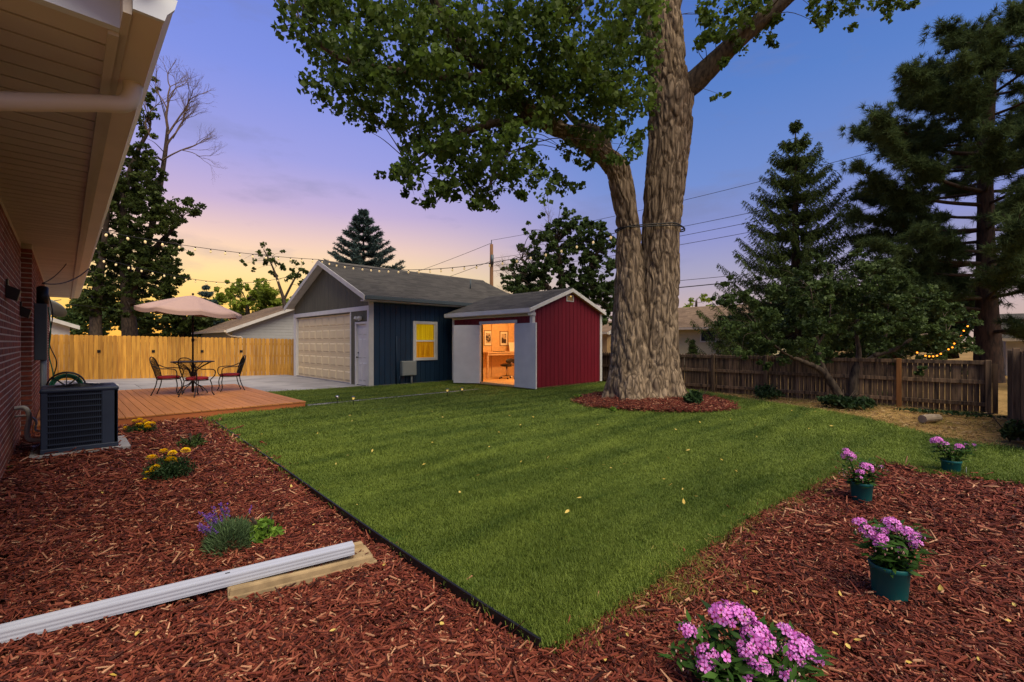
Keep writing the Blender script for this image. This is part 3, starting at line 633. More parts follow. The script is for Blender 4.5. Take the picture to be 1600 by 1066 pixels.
# ------------------------------------------------------------------ shared building helpers
def roof_plane(parent, a, b, c, d, mat_, course=.15, under='trim', th=.07, name='roof_deck'):
    """a,b = eave ends, c above b, d above a; deck slab plus one strip per shingle course"""
    a, b, c, d = map(Vector, (a, b, c, d)); n = (b - a).cross(d - a).normalized()
    if n.z < 0: n = -n
    mb = MB(); mb.hexa([p - n * th for p in (a, b, c, d)], [a, b, c, d]); part(name, mb, under, parent)
    L_ = (d - a).length; k = int(L_ / course)
    org = wloc(parent)
    for i in range(k):
        t0, t1 = i / k, min(1, (i + 1.25) / k)
        e0, e1, f1, f0 = a.lerp(d, t0), b.lerp(c, t0), b.lerp(c, t1), a.lerp(d, t1)
        mb = MB(); mb.hexa([p + n * .002 for p in (e0, e1, f1, f0)], [e0 + n * .018, e1 + n * .018, f1 + n * .005, f0 + n * .005])
        part('shingle_course', mb, mat_, parent)
def boards(parent, name, mat_, axis, u0, u1, face, depth, ztop, z0, w=.2, gap=.012, holes=()):
    """vertical siding boards on a wall plane. axis 'x': runs along x at y=face; 'y': runs along y at x=face. ztop = f(u) or number."""
    k = max(1, round((u1 - u0) / w)); w = (u1 - u0) / k
    zt = ztop if callable(ztop) else (lambda u: ztop)
    for i in range(k):
        a, b = u0 + i * w + gap / 2, u0 + (i + 1) * w - gap / 2
        spans = [(z0, None)]
        cuts = [(a, b)]
        for (h0, h1, hz0, hz1) in holes:
            new = []
            for (p, q) in cuts:
                if h1 <= p or h0 >= q: new.append((p, q)); continue
                if h0 > p + .01: new.append((p, h0))
                if h1 < q - .01: new.append((h1, q))
                p_, q_ = max(p, h0), min(q, h1)
                for za, zb in ((z0, hz0), (hz1, None)):
                    if zb is not None and zb - za < .01: continue
                    t0, t1 = (zt(p_), zt(q_)) if zb is None else (zb, zb)
                    if min(t0, t1) - za < .005: continue
                    mk_board(parent, name, mat_, axis, p_, q_, face, depth, za, t0, t1)
            cuts = new
        for (p, q) in cuts: mk_board(parent, name, mat_, axis, p, q, face, depth, z0, zt(p), zt(q))
def mk_board(parent, name, mat_, axis, p, q, face, depth, za, t0, t1):
    f0, f1 = face, face + depth; mb = MB()
    if axis == 'x': mb.hexa([(p, f0, za), (q, f0, za), (q, f1, za), (p, f1, za)], [(p, f0, t0), (q, f0, t1), (q, f1, t1), (p, f1, t0)])
    else: mb.hexa([(f0, p, za), (f0, q, za), (f1, q, za), (f1, p, za)], [(f0, p, t0), (f0, q, t1), (f1, q, t1), (f1, p, t0)])
    part(name, mb, mat_, parent)
def bpart(name, parent, m, *args, bevel=0, label=None):
    mb = MB()
    for a in args: mb.box(*a)
    return part(name, mb, m, parent, bevel=bevel, label=label)

# ------------------------------------------------------------------ brick house
WX, WX2, WY1 = -.48, -.365, 10.3
SZ = 3.03
house = thing('brick_house', 'brown brick house wall with wide vinyl soffit and gutter beside the mulch bed', 'house', (-4.5, 12, 0))
wall = MB(); wall.box(-9, WX - .003, 3.0, WY1 + .05, -.1, SZ + .1); wall.box(-9, WX2 - .003, WY1 + .012, 21.6, -.1, SZ + .1)
wall = part('wall', wall, 'mortar', house)
BL, BH, BJ = .2, .058, .018
one = MB(); one.box(-.03, 0, 0, BL, 0, BH); bme = mesh_of('brick', one, 'brick')
far = MB(); cnt = 0
rows = int((SZ - .02) / (BH + BJ))
slots = []
for r in range(rows):
    z = .0 + r * (BH + BJ); off = (r % 2) * (BL + BJ) / 2; y = 5.2 + off
    while y + BL < WY1: slots.append((y, z)); y += BL + BJ
seen = sorted([s for s in slots if s[0] >= 6.7], key=lambda s: s[0])[:290]
sset = set(seen)
for (y, z) in slots:
    j = random.uniform(-.001, .002)
    if (y, z) in sset: share('brick', bme, wall, Vector((WX + j, y, z)) - wloc(house))
    else: far.box(WX - .03 + j, WX + j, y, y + BL, z, z + BH)
for r in range(rows):                       # projecting part: face towards the bed and the return
    z = r * (BH + BJ); off = (r % 2) * .107
    y = WY1 + .0 + (off if off else 0)
    far.box(WX - .02, WX2, WY1 - .005, WY1 + .2 - (.1 if off else 0), z, z + BH)
    y = WY1 + .2 - (.1 if off else 0) + BJ
    while y + BL < 21.6: far.box(WX2 - .03, WX2 + random.uniform(-.001, .002), y, y + BL, z, z + BH); y += BL + BJ
part('brickwork', far, 'brick_stuff', wall, kind='stuff')
sof = bpart('soffit', house, 'soffit', (WX - .2, .165, 2.95, 21.9, SZ + .034, SZ + .045))
k = 100; w_ = (21.9 - 2.95) / k
sme = MB(); sme.box(WX - .1, .15, .010, w_ - .010, SZ, SZ + .02); sme = mesh_of('slat', sme, 'soffit')
for i in range(k): share('slat', sme, sof, Vector((0, 2.95 + i * w_, 0)) - wloc(house))
bpart('trim_channel', sof, 'soffit', (.15, .19, 2.95, 21.9, SZ - .03, SZ + .012))
bpart('fascia_board', house, 'soffit', (.19, .222, 2.74, 21.9, SZ - .012, SZ + .14))
gm = MB(); gm.prism([(.224, SZ), (.337, SZ), (.345, SZ + .03), (.375, SZ + .07), (.385, SZ + .115), (.372, SZ + .115), (.36, SZ + .075), (.33, SZ + .035), (.325, SZ + .01), (.236, SZ + .01), (.236, SZ + .115), (.224, SZ + .115)], 2.72, 21.95, 'y')
gut = part('gutter', gm, 'gutter', house)
ec = MB(); ec.prism([(.222, SZ - .003), (.339, SZ - .003), (.348, SZ + .03), (.378, SZ + .07), (.389, SZ + .12), (.222, SZ + .12)], 2.70, 2.722, 'y'); part('end_cap', ec, 'fascia', gut)
rk = MB(); rk.prism([(-6, SZ - .01), (.218, SZ - .01), (.218, SZ + .30), (-6, SZ + 2.2)], 2.90, 2.948, 'y'); part('gable_fascia', rk, 'fascia', house)
rf = MB(); rf.hexa([(.30, 2.6, SZ + .13), (-4.6, 2.6, 4.9), (-4.6, 22, 4.9), (.30, 22, SZ + .13)], [(.30, 2.6, SZ + .19), (-4.6, 2.6, 4.96), (-4.6, 22, 4.96), (.30, 22, SZ + .19)])
rf.hexa([(-9.6, 2.6, SZ + .13), (-4.6, 2.6, 4.9), (-4.6, 22, 4.9), (-9.6, 22, SZ + .13)], [(-9.6, 2.6, SZ + .19), (-4.6, 2.6, 4.96), (-4.6, 22, 4.96), (-9.6, 22, SZ + .19)])
part('roof', rf, 'shingle_brown', house)
gw = MB(); gw.prism([(-9, SZ), (WX, SZ), (-4.6, 4.8)], 3.0, 3.1, 'y'); part('gable_wall', gw, 'fascia', house)
dp = MB(); dp.tube(spline([(.285, 3.5, SZ + .01), (.285, 3.5, SZ - .05), (.25, 3.5, SZ - .13), (.13, 3.5, SZ - .17), (-.1, 3.5, SZ - .25), (-.33, 3.5, SZ - .33), (-.42, 3.5, SZ - .40), (-.43, 3.5, SZ - .6), (-.43, 3.5, .2)], 6), .046, 14)
part('downspout', dp, 'gutter', gut, smooth=True)
# flood lights, meter panel, conduits, service cable: things on the wall
for (y, z, x, lab) in ((7.75, 2.10, WX, 'small brown floodlight box on the plain brick wall'), (10.05, 1.99, WX, 'dark floodlight beside the brick corner near the meter box')):
    f = thing('wall_floodlight', lab, 'wall light', (x, y, z))
    b = MB(); b.hexa([(x, y - .07, z - .09), (x + .09, y - .07, z - .13), (x + .09, y + .07, z - .13), (x, y + .07, z - .09)], [(x, y - .07, z + .06), (x + .12, y - .07, z - .0), (x + .12, y + .07, z - .0), (x, y + .07, z + .06)])
    part('housing', b, 'bronze', f, bevel=.006)
    b = MB(); b.box(x, x + .02, y - .05, y + .05, z + .055, z + .12); part('bracket', b, 'bronze', f)
ep = thing('electric_panel', 'grey electric meter panel with conduit on the brick wall behind the air conditioner', 'meter box', (-.3, 11.1, .1))
bpart('cabinet', ep, 'darkgrey', (WX2, -.215, 10.95, 11.35, 1.2, 2.15), bevel=.01)
mm = MB(); mm.tube([(-.27, 11.1, 2.15), (-.27, 11.1, 2.42)], .075, 16); mm.ball((-.27, 11.1, 2.42), (.075, .075, .04), 16, 6); part('meter', mm, 'black', ep, smooth=True)
for x, y, z0 in ((-.27, 11.02, .1), (-.25, 11.25, .1)):
    c_ = MB(); c_.tube([(x, y, 1.2), (x, y, z0)], .028, 10); part('conduit', c_, 'greybox', ep, smooth=True)
c_ = MB(); c_.tube(spline([(-.22, 11.36, 2.4), (-.15, 11.2, 2.0), (-.19, 11.1, 1.5), (-.1, 11.0, 1.15), (-.17, 11.2, .8), (-.2, 11.1, .5)], 6), .008, 6); part('cable', c_, 'black', ep, smooth=True)
c_ = MB(); c_.tube(spline([(-.20, 10.98, 2.1), (-.17, 10.95, 1.7), (-.19, 10.93, 1.3), (-.14, 10.93, .9), (-.2, 10.98, .3)], 6), .008, 6); part('cable', c_, 'hose', ep, smooth=True)
sv = MB(); sv.tube(sag((-.27, 11.1, 2.5), (.36, 13.2, SZ + .03), .12, 14), .011, 6); sv.tube(sag((-.27, 11.1, 2.5), (.02, 12.2, SZ - .03), .05, 10), .008, 6)
single('service_cable', sv, 'wire', 'black service cable hanging from the soffit to the meter panel', 'cable', (-.27, 11.1, 2.5), smooth=True)
rp = MB()
rp.tube(spline([(WX, 8.95, .62), (WX + .1, 8.9, .62), (WX + .14, 8.88, .5), (WX + .12, 8.86, .3), (WX + .16, 8.8, .2), (WX + .35, 8.7, .22)], 6), .028, 10)
rp.tube(spline([(WX, 9.05, .5), (WX + .12, 9.02, .5), (WX + .2, 9.0, .42), (WX + .2, 8.95, .3), (WX + .35, 8.85, .3)], 6), .014, 8)
single('refrigerant_pipe', rp, 'trim', 'white insulated refrigerant pipes from the brick wall to the air conditioner', 'pipe', (WX, 8.95, .6), smooth=True)

# ------------------------------------------------------------------ air conditioner
ax0, ax1, ay0, ay1, az0, az1 = -.22, .52, 8.22, 8.98, .085, .92
single('concrete_pad', MB().box(ax0 - .1, ax1 + .13, ay0 - .08, ay1 + .1, -.02, .084), 'concrete', 'weathered concrete pad under the air conditioner', 'slab', (0, 8.5, 0), bevel=.01)
ac = thing('air_conditioner', 'dark blue-grey outdoor air conditioner unit standing on a concrete pad', 'air conditioner', (.15, 8.6, .05))
bpart('coil', ac, 'ac_dark', (ax0 + .03, ax1 - .03, ay0 + .03, ay1 - .03, az0, az1 - .03))
bpart('corner_panel', ac, 'ac', (ax1 - .17, ax1, ay0, ay0 + .1, az0 + .03, az1 - .05), (ax1 - .05, ax1, ay0, ay0 + .14, az0 + .03, az1 - .05), bevel=.012)
for (x, y) in ((ax0, ay0), (ax0, ay1 - .06), (ax1 - .06, ay1 - .06)): bpart('corner_post', ac, 'ac', (x, x + .06, y, y + .06, az0 + .03, az1 - .05), bevel=.01)
bpart('base_pan', ac, 'ac', (ax0 - .005, ax1 + .005, ay0 - .005, ay1 + .005, az0, az0 + .06), bevel=.01)
tp = MB(); N_ = 40
ring = []
tp.box(ax0 - .01, ax1 + .01, ay0 - .01, ay1 + .01, az1 - .07, az1 - .015); part('top_cap', tp, 'ac', ac, bevel=.02)
for i in range(9):
    z = az0 + .10 + i * .078
    mb = MB(); mb.box(ax0 + .055, ax1 - .165, ay0 - .002, ay0 + .02, z, z + .014); part('grille_bar', mb, 'ac', ac)
    mb = MB(); mb.box(ax1 - .02, ax1 + .002, ay0 + .14, ay1 - .055, z, z + .014); part('grille_bar', mb, 'ac', ac)
vb = MB()
for i in range(26):
    x = ax0 + .06 + i * (ax1 - ax0 - .23) / 25; vb.box(x, x + .005, ay0 + .006, ay0 + .016, az0 + .06, az1 - .07)
for i in range(24):
    y = ay0 + .15 + i * .024; vb.box(ax1 - .016, ax1 - .006, y, y + .005, az0 + .06, az1 - .07)
part('grille_wire', vb, 'ac', ac, kind='stuff')
fm = MB(); cx, cy = (ax0 + ax1) / 2, (ay0 + ay1) / 2
for r in (.05, .1, .15, .2, .25, .3): fm.tube([(cx + r * math.cos(2 * PI * i / 28), cy + r * math.sin(2 * PI * i / 28), az1 + .012 - .03 * (r / .3) ** 2) for i in range(29)], .004, 5, cap=False)
for i in range(8): a = i * PI / 4; fm.tube([(cx + .03 * math.cos(a), cy + .03 * math.sin(a), az1 + .012), (cx + .32 * math.cos(a), cy + .32 * math.sin(a), az1 - .018)], .004, 5)
part('fan_guard', fm, 'black', ac, kind='stuff')
fd = MB(); fd.lathe([(.32, 0), (.32, .004)], 36, (cx, cy, az1 - .0148)); part('fan_opening', fd, 'black', ac)
# hose reel on the deck end
hr = thing('hose_reel', 'coiled green garden hose on a reel behind the air conditioner', 'hose reel', (.0, 11.0, .185))
hc = MB(); c0 = Vector((.02, 11.0, .74))
for k in range(5):
    R_ = .205 - .022 * (k % 3); y = 10.93 + k * .03
    hc.tube([(c0.x + R_ * math.cos(2 * PI * i / 28), y, c0.z + R_ * math.sin(2 * PI * i / 28)) for i in range(29)], .014, 8, cap=False)
part('hose', hc, 'hose', hr, smooth=True)
for y in (10.9, 11.1):
    w_ = MB(); w_.tube([(c0.x + .24 * math.cos(2 * PI * i / 28), y, c0.z + .24 * math.sin(2 * PI * i / 28)) for i in range(29)], .012, 8, cap=False)
    for i in range(4): a = i * PI / 4; w_.tube([(c0.x - .24 * math.cos(a), y, c0.z - .24 * math.sin(a)), (c0.x + .24 * math.cos(a), y, c0.z + .24 * math.sin(a))], .007, 6)
    part('wheel', w_, 'black', hr, smooth=True)
st = MB()
for y in (10.88, 11.12):
    for s in (-.16, .16): st.tube([(c0.x, y, c0.z), (c0.x + s, y, .19)], .012, 8)
st.tube([(c0.x, 10.86, c0.z), (c0.x, 11.14, c0.z)], .014, 8); part('stand', st, 'black', hr, smooth=True)

# ------------------------------------------------------------------ deck
DX0, DX1, DY0, DY1, DZ = -.36, 3.82, 10.45, 16.45, .185
deck = thing('wooden_deck', 'low reddish brown wooden deck with patio table between the house and the garage', 'deck', (1.7, 13.4, 0))
bpart('frame', deck, 'deck_side', (DX0 + .05, DX1 - .06, DY0 + .06, DY1 - .05, .0, DZ - .032))
bpart('fascia_board', deck, 'deck_side', (DX0, DX1 - .032, DY0 + .012, DY0 + .045, .012, DZ - .032), bevel=.004)
bpart('fascia_board', deck, 'deck_side', (DX1 - .03, DX1, DY0 + .012, DY1 - .02, .012, DZ - .032), bevel=.004)
k = 30; w_ = (DX1 - DX0 + .02) / k
bm_ = MB(); bm_.box(.003, w_ - .003, DY0, DY1, DZ - .03, DZ); bme2 = mesh_of('board', bm_, 'deck')
for i in range(k):
    o = share('board', bme2, deck, Vector((DX0 + i * w_, 0, random.uniform(-.0015, .0015))) - deck.location)
    b = o.modifiers.new('bevel', 'BEVEL'); b.width = .004; b.segments = 1

# ------------------------------------------------------------------ patio set
TX, TY = 2.37, 14.23
tb = thing('patio_table', 'round black iron patio table with an umbrella through it on the deck', 'table', (TX, TY, DZ))
t_ = MB(); t_.lathe([(.47, 0), (.48, .012), (.47, .024)], 40, (TX, TY, DZ + .80)); part('table_top', t_, 'iron', tb)
p_ = MB(); p_.tube([(TX, TY, DZ + .04), (TX, TY, DZ + .80)], .03, 12); part('column', p_, 'iron', tb, smooth=True)
for i in range(4):
    a = PI / 4 + i * PI / 2; c, s = math.cos(a), math.sin(a)
    l_ = MB(); l_.tube(spline([(TX + .03 * c, TY + .03 * s, DZ + .30), (TX + .12 * c, TY + .12 * s, DZ + .22), (TX + .24 * c, TY + .24 * s, DZ + .17), (TX + .34 * c, TY + .34 * s, DZ + .08), (TX + .38 * c, TY + .38 * s, DZ + .012)], 5), .013, 8)
    l_.ball((TX + .38 * c, TY + .38 * s, DZ + .014), .016, 8, 5); part('leg', l_, 'iron', tb, smooth=True)
for i in range(8):
    a = i * PI / 4; c, s = math.cos(a), math.sin(a)
    l_ = MB(); l_.tube(spline([(TX + .03 * c, TY + .03 * s, DZ + .36), (TX + .09 * c, TY + .09 * s, DZ + .58), (TX + .24 * c, TY + .24 * s, DZ + .70), (TX + .42 * c, TY + .42 * s, DZ + .80)], 5), .010, 6); part('brace', l_, 'iron', tb, smooth=True)
um = thing('patio_umbrella', 'open mauve patio umbrella on a dark pole above the iron table', 'umbrella', (TX, TY, DZ))
p_ = MB(); p_.tube([(TX, TY, DZ + .02), (TX, TY, 2.66)], .021, 12); part('pole', p_, 'bronze', um, smooth=True)
p_ = MB(); p_.tube([(TX, TY, 1.52), (TX, TY, 1.60)], .034, 12); p_.tube([(TX, TY, 1.56), (TX + .08, TY - .05, 1.56)], .008, 6); part('crank', p_, 'bronze', um, smooth=True)
tilt = Matrix.Translation((TX, TY, 2.72)) @ Matrix.Rotation(math.radians(4.5), 4, Vector((FW.x, FW.y, 0)))
R_ = 1.16; n_r = 8; cv = MB(); rings = 7; seg = n_r * 6; vs = []
for i in range(rings + 1):
    t = i / rings
    for j in range(seg):
        a = 2 * PI * j / seg; fr = (j % 6) / 6; chord = math.cos(PI / n_r) / math.cos((fr - .5) * 2 * PI / n_r)
        r = R_ * t * (1 - (1 - chord) * 1.0); dip = -.05 * math.sin(fr * PI) * t
        vs.append(tilt @ Vector((r * math.cos(a), r * math.sin(a), -.40 * t ** 1.15 + dip)))
fs = [(i * seg + j, i * seg + (j + 1) % seg, (i + 1) * seg + (j + 1) % seg, (i + 1) * seg + j) for i in range(rings) for j in range(seg)]
cv.add(vs, fs); co = part('canopy', cv, 'canvas', um, smooth=True); sm = co.modifiers.new('thick', 'SOLIDIFY'); sm.thickness = .004
vl = MB(); o_ = rings * seg
vl.add([vs[o_ + j] for j in range(seg)] + [vs[o_ + j] - Vector((0, 0, .09)) for j in range(seg)], [(j, (j + 1) % seg, seg + (j + 1) % seg, seg + j) for j in range(seg)])
v_ = part('valance', vl, 'canvas', co, smooth=True)
fn = MB(); fn.ball(tilt @ Vector((0, 0, .03)), .03, 10, 6); part('finial', fn, 'bronze', um, smooth=True)
for i in range(n_r):
    a = 2 * PI * i / n_r; rb = MB(); rb.tube([tilt @ Vector((.03 * math.cos(a), .03 * math.sin(a), -.03)), tilt @ Vector((R_ * .98 * math.cos(a), R_ * .98 * math.sin(a), -.42))], .008, 6)
    rb.tube([Vector((TX, TY, 2.34)), tilt @ Vector((R_ * .5 * math.cos(a), R_ * .5 * math.sin(a), -.2))], .006, 6); part('rib', rb, 'bronze', um, smooth=True)

def make_chair():
    ch = thing('patio_chair', '', 'chair')
    cu = MB(); cu.lathe([(.0, .40), (.20, .40), (.235, .415), (.24, .44), (.22, .465), (.12, .475), (.0, .475)], 28, capb=False, capt=False)
    part('cushion', cu, 'cushion', ch, smooth=True, local=True)
    sf = MB(); sf.tube([(.235 * math.cos(2 * PI * i / 24), .235 * math.sin(2 * PI * i / 24), .39) for i in range(25)], .011, 6, cap=False); part('seat_frame', sf, 'iron', ch, smooth=True, local=True)
    for sx in (-1, 1):
        l = MB(); l.tube(spline([(.2, sx * .17, .39), (.23, sx * .2, .25), (.22, sx * .21, .1), (.26, sx * .23, .012)], 5), .012, 7); l.ball((.26, sx * .23, .014), .016, 8, 5); part('leg', l, 'iron', ch, smooth=True, local=True)
        l = MB(); l.tube(spline([(-.19, sx * .17, .39), (-.22, sx * .19, .22), (-.30, sx * .22, .012)], 5), .012, 7); l.ball((-.30, sx * .22, .014), .016, 8, 5); part('leg', l, 'iron', ch, smooth=True, local=True)
        a = MB(); a.tube(spline([(.2, sx * .19, .39), (.24, sx * .27, .5), (.22, sx * .29, .62), (.08, sx * .28, .655), (-.12, sx * .26, .665), (-.27, sx * .23, .74)], 6), .012, 7); part('armrest', a, 'iron', ch, smooth=True, local=True)
    b = MB(); b.tube(spline([(-.19, -.18, .39), (-.24, -.22, .6), (-.31, -.22, .82), (-.345, -.13, .92), (-.355, 0, .945), (-.345, .13, .92), (-.31, .22, .82), (-.24, .22, .6), (-.19, .18, .39)], 6), .013, 7); part('back_frame', b, 'iron', ch, smooth=True, local=True)
    m = MB()
    for k in range(-8, 9):
        y = k * .024; zt = .93 - 1.9 * y * y
        m.tube([(-.20, y, .42), (-.27, y, .66), (-.30 - .08 * (zt - .8) * 4 * .5, y, zt)], .0028, 4)
    for k in range(12): z = .46 + k * .038; m.tube([(-.20 - .31 * (z - .42) * .95, -.21, z), (-.20 - .31 * (z - .42) * .95, .21, z)], .0028, 4)
    part('back_mesh', m, 'iron', ch, kind='stuff', local=True)
    return ch
c1 = make_chair(); c1.location = (TX - .06, TY - .88, DZ); c1.rotation_euler = (0, 0, math.radians(35)); c1['label'] = 'black iron patio chair with red cushion, its back towards the air conditioner'; c1['group'] = 'patio chairs on the deck'
c2 = copy_tree(c1); c2.location = (TX - .50, TY + .05, DZ); c2.rotation_euler = (0, 0, math.radians(-22)); c2['label'] = 'black iron patio chair with red cushion, between the table and the brick house'
c3 = copy_tree(c1); c3.location = (TX + .85, TY + .03, DZ); c3.rotation_euler = (0, 0, math.radians(178)); c3['label'] = 'black iron patio chair with red cushion, on the garage side of the table'
# loose white gutter on the patio
lg = MB(); lg.beam(G(104, 596, .1), G(182, 602, .1), .12, .055); single('loose_gutter', lg, 'white', 'thin white length of gutter lying on the concrete patio behind the deck', 'gutter', tuple(G(140, 599, .07)), bevel=.006)

# ------------------------------------------------------------------ new cedar fence
def picket_mesh(w, h, t, kind, m):
    mb = MB(); c = .03
    if kind == 'dog': poly = [(-w / 2, 0), (w / 2, 0), (w / 2, h - c), (w / 2 - c, h), (-w / 2 + c, h), (-w / 2, h - c)]
    elif kind == 'point': poly = [(-w / 2, 0), (w / 2, 0), (w / 2, h - .07), (0.01, h), (-0.01, h), (-w / 2, h - .07)]
    else: poly = [(-w / 2, 0), (w / 2, 0), (w / 2, h), (-w / 2, h)]
    mb.prism(poly, -t / 2, t / 2, 'y'); return mesh_of('picket', mb, m)
FA, FB = Vector((-2.2, 25.1, 0)), Vector((7.7, 21.05, 0)); fd_ = (FB - FA).normalized(); fang = math.atan2(fd_.y, fd_.x); fn_ = Vector((fd_.y, -fd_.x, 0))
cf = thing('cedar_fence', 'new honey-coloured cedar privacy fence behind the patio', 'fence', tuple(FA))
pm = picket_mesh(.137, 1.80, .016, 'dog', 'cedar'); L_ = (FB - FA).length; k = int(L_ / .147)
for i in range(k):
    p = FA + fd_ * (i + .5) * .147; drop = .20 * (i / k)
    share('picket', pm, cf, p - FA + Vector((0, 0, -.02)) + fn_ * random.uniform(-.003, .003), fang, (1, 1, (1.86 - drop + random.uniform(-.006, .006)) / 1.80))
for z in (.4, 1.0, 1.5):
    mb = MB(); mb.beam(FA - fn_ * .04 + Vector((0, 0, z)), FB - fn_ * .04 + Vector((0, 0, z - .1)), .04, .09); part('rail', mb, 'cedar', cf)
for px in (155, 240, 316, 377):
    # where the sight line of that bracket meets the fence line
    dr = P(px, 549, 1.0) - Vector((0, 0, CAMH)); t = (FA.x * fd_.y - FA.y * fd_.x) / (dr.x * fd_.y - dr.y * fd_.x); q_ = Vector((dr.x * t, dr.y * t, CAMH + (HZ - 549) * t / FPX))
    mb = MB(); mb.beam(q_ + fn_ * .01, q_ + fn_ * .03, .10, .10); part('bracket', mb, 'black', cf)

# ------------------------------------------------------------------ old fences
FX = 14.12
of = thing('old_fence', 'weathered grey-brown picket fence with rails and posts behind the big tree', 'fence', (FX, 5, 0))
pk = [picket_mesh(.088, 1.15, .016, 'point', 'cedar_dark'), picket_mesh(.088, 1.15, .016, 'flat', 'cedar_dark')]
y = -.30; i = 0
while y < 12.2:
    flat = y < 2.7
    o = share('picket', pk[1 if flat else 0], of, Vector((FX + random.uniform(-.004, .004), y, -.02)) - of.location, PI / 2, (random.uniform(.92, 1.02), 1, (1.06 if flat else 1.16 + random.uniform(-.02, .02)) / 1.15), rot=(random.uniform(-.012, .012), 0, PI / 2 + random.uniform(-.02, .02)))
    y += .0895 + random.uniform(0, .004)
posts = [-.2, 1.26, 2.64, 4.12, 5.58, 7.05, 8.5, 9.95, 11.4]
for j, yp in enumerate(posts):
    bpart('post', of, 'cedar_new_post' if j == 1 else 'cedar_dark', (FX - .12, FX - .03, yp - .045, yp + .045, -.1, 1.12), bevel=.006, label='orange-brown newer fence post' if j == 1 else None)
for j in range(len(posts) - 1):
    for z in (.12, .60, 1.02): bpart('rail', of, 'cedar_dark', (FX - .055, FX - .009, posts[j] + .046, posts[j + 1] - .046, z, z + .085), bevel=.004)
sf_ = thing('side_fence', 'short run of brown board fence meeting the old fence at the far corner', 'fence', (10.5, -.5, 0))
pk2 = picket_mesh(.13, 1.36, .018, 'flat', 'cedar_dark')
x = 14.0
while x > 9.0:
    share('picket', pk2, sf_, Vector((x, -.56 + random.uniform(-.004, .004), -.02)) - sf_.location, 0, (1, 1, random.uniform(.98, 1.02))); x -= .138
bpart('post', sf_, 'cedar_dark', (11.75, 11.84, -.548, -.458, -.1, 1.40), bevel=.006); bpart('post', sf_, 'cedar_dark', (13.5, 13.59, -.548, -.458, -.1, 1.34), bevel=.006)
for z in (.2, 1.1): bpart('rail', sf_, 'cedar_dark', (9.0, 14.0, -.59, -.571, z, z + .08))

# ------------------------------------------------------------------ blue garage
GX0, GX1, GY0, GY1 = 7.0, 14.5, 13.7, 20.4
GYC = (GY0 + GY1) / 2; OV = .3; EZ, RZ = 2.98, 4.52
slope = (RZ - EZ) / (GYC - GY0 + OV)
gz = lambda y: EZ + slope * (min(y - (GY0 - OV), (GY1 + OV) - y)) - .10
garage = thing('garage', 'blue sided garage with olive gable, cream double door and grey shingle roof', 'garage', (GX0, GYC, 0))
cb = MB(); cb.prism([(GY0 + .03, -.05), (GY1 - .03, -.05), (GY1 - .03, gz(GY1) - .03), (GYC, gz(GYC) - .03), (GY0 + .03, gz(GY0) - .03)], GX0 + .16, GX1 - .03, 'x'); part('wall', cb, 'blue', garage)
bpart('foundation', garage, 'concrete', (GX0 + .01, GX1, GY0 + .012, GY1 - .012, -.05, .10))
boards(garage, 'siding_board', 'blue', 'x', GX0 + .16, GX1, GY0, .026, gz(GY0) + .02, .10, .2, .014, holes=((8.63, 9.65, .86, 2.24),))
boards(garage, 'siding_board', 'olive', 'y', GY0 + .02, GY1 - .02, GX0 + .0, .03, lambda y: gz(y) - .01, 2.69, .17, .012)
hd = MB(); hd.prism([(GY0 + .03, 2.5), (GY1 - .03, 2.5), (GY1 - .03, gz(GY1) - .04), (GYC, gz(GYC) - .04), (GY0 + .03, gz(GY0) - .04)], GX0 + .03, GX0 + .16, 'x'); part('gable_backing', hd, 'olive', garage)
bpart('header_trim', garage, 'white', (GX0 - .025, GX0 + .03, GY0 - .02, GY1 + .02, 2.54, 2.69), bevel=.005)
bpart('front_wall', garage, 'olive', (GX0 + .03, GX0 + .16, GY0 + .03, 13.83, .05, 2.5), (GX0 + .03, GX0 + .16, 14.64, 15.02, .05, 2.5), (GX0 + .03, GX0 + .16, 13.83, 14.64, 2.12, 2.5), (GX0 + .03, GX0 + .16, 20.22, GY1 - .03, .05, 2.5))
boards(garage, 'siding_board', 'olive', 'y', 14.66, 15.0, GX0, .03, 2.54, .06, .17, .012)
boards(garage, 'siding_board', 'olive', 'y', 13.83, 14.64, GX0, .03, 2.54, 2.2, .16, .012)
bpart('corner_trim', garage, 'trim', (GX0 - .022, GX0 + .15, GY0 - .022, GY0 - .001, .02, gz(GY0) - .02), bevel=.004)
bpart('corner_trim', garage, 'white', (GX0 - .022, GX0 - .001, GY0 - .0, GY0 + .10, .02, 2.54), bevel=.004)
bpart('corner_trim', garage, 'white', (GX0 - .022, GX0 + .03, GY1 - .10, GY1 + .022, .02, 2.54), bevel=.004)
bpart('door_jamb', garage, 'white', (GX0 - .01, GX0 + .14, 20.20, 20.30, .05, 2.54), (GX0 - .01, GX0 + .14, 14.99, 15.07, .05, 2.54), bevel=.004)
# overhead door: five sections, eight raised panels each
gd0, gd1 = 15.07, 20.20
od = bpart('overhead_door', garage, 'door_cream', (GX0 + .115, GX0 + .15, gd0, gd1, .06, 2.54))
pw, ph = (gd1 - gd0) / 8, 2.46 / 5
for r in range(5):
    z0 = .07 + r * ph
    bpart('section', od, 'door_cream', (GX0 + .098, GX0 + .1149, gd0 + .005, gd1 - .005, z0 + .005, z0 + ph - .005), bevel=.006)
pnm = MB(); a_, b_ = pw - .12, ph - .17
pnm.hexa([(.0975 - .0, .0, .0), (.0975, a_, 0), (.0975, a_, b_), (.0975, 0, b_)], [(.076, .035, .035), (.076, a_ - .035, .035), (.076, a_ - .035, b_ - .035), (.076, .035, b_ - .035)]); pnm = mesh_of('panel', pnm, 'door_cream')
for r in range(5):
    for c in range(8): share('panel', pnm, od, Vector((GX0, gd0 + c * pw + .06, .07 + r * ph + .085)) - garage.location)
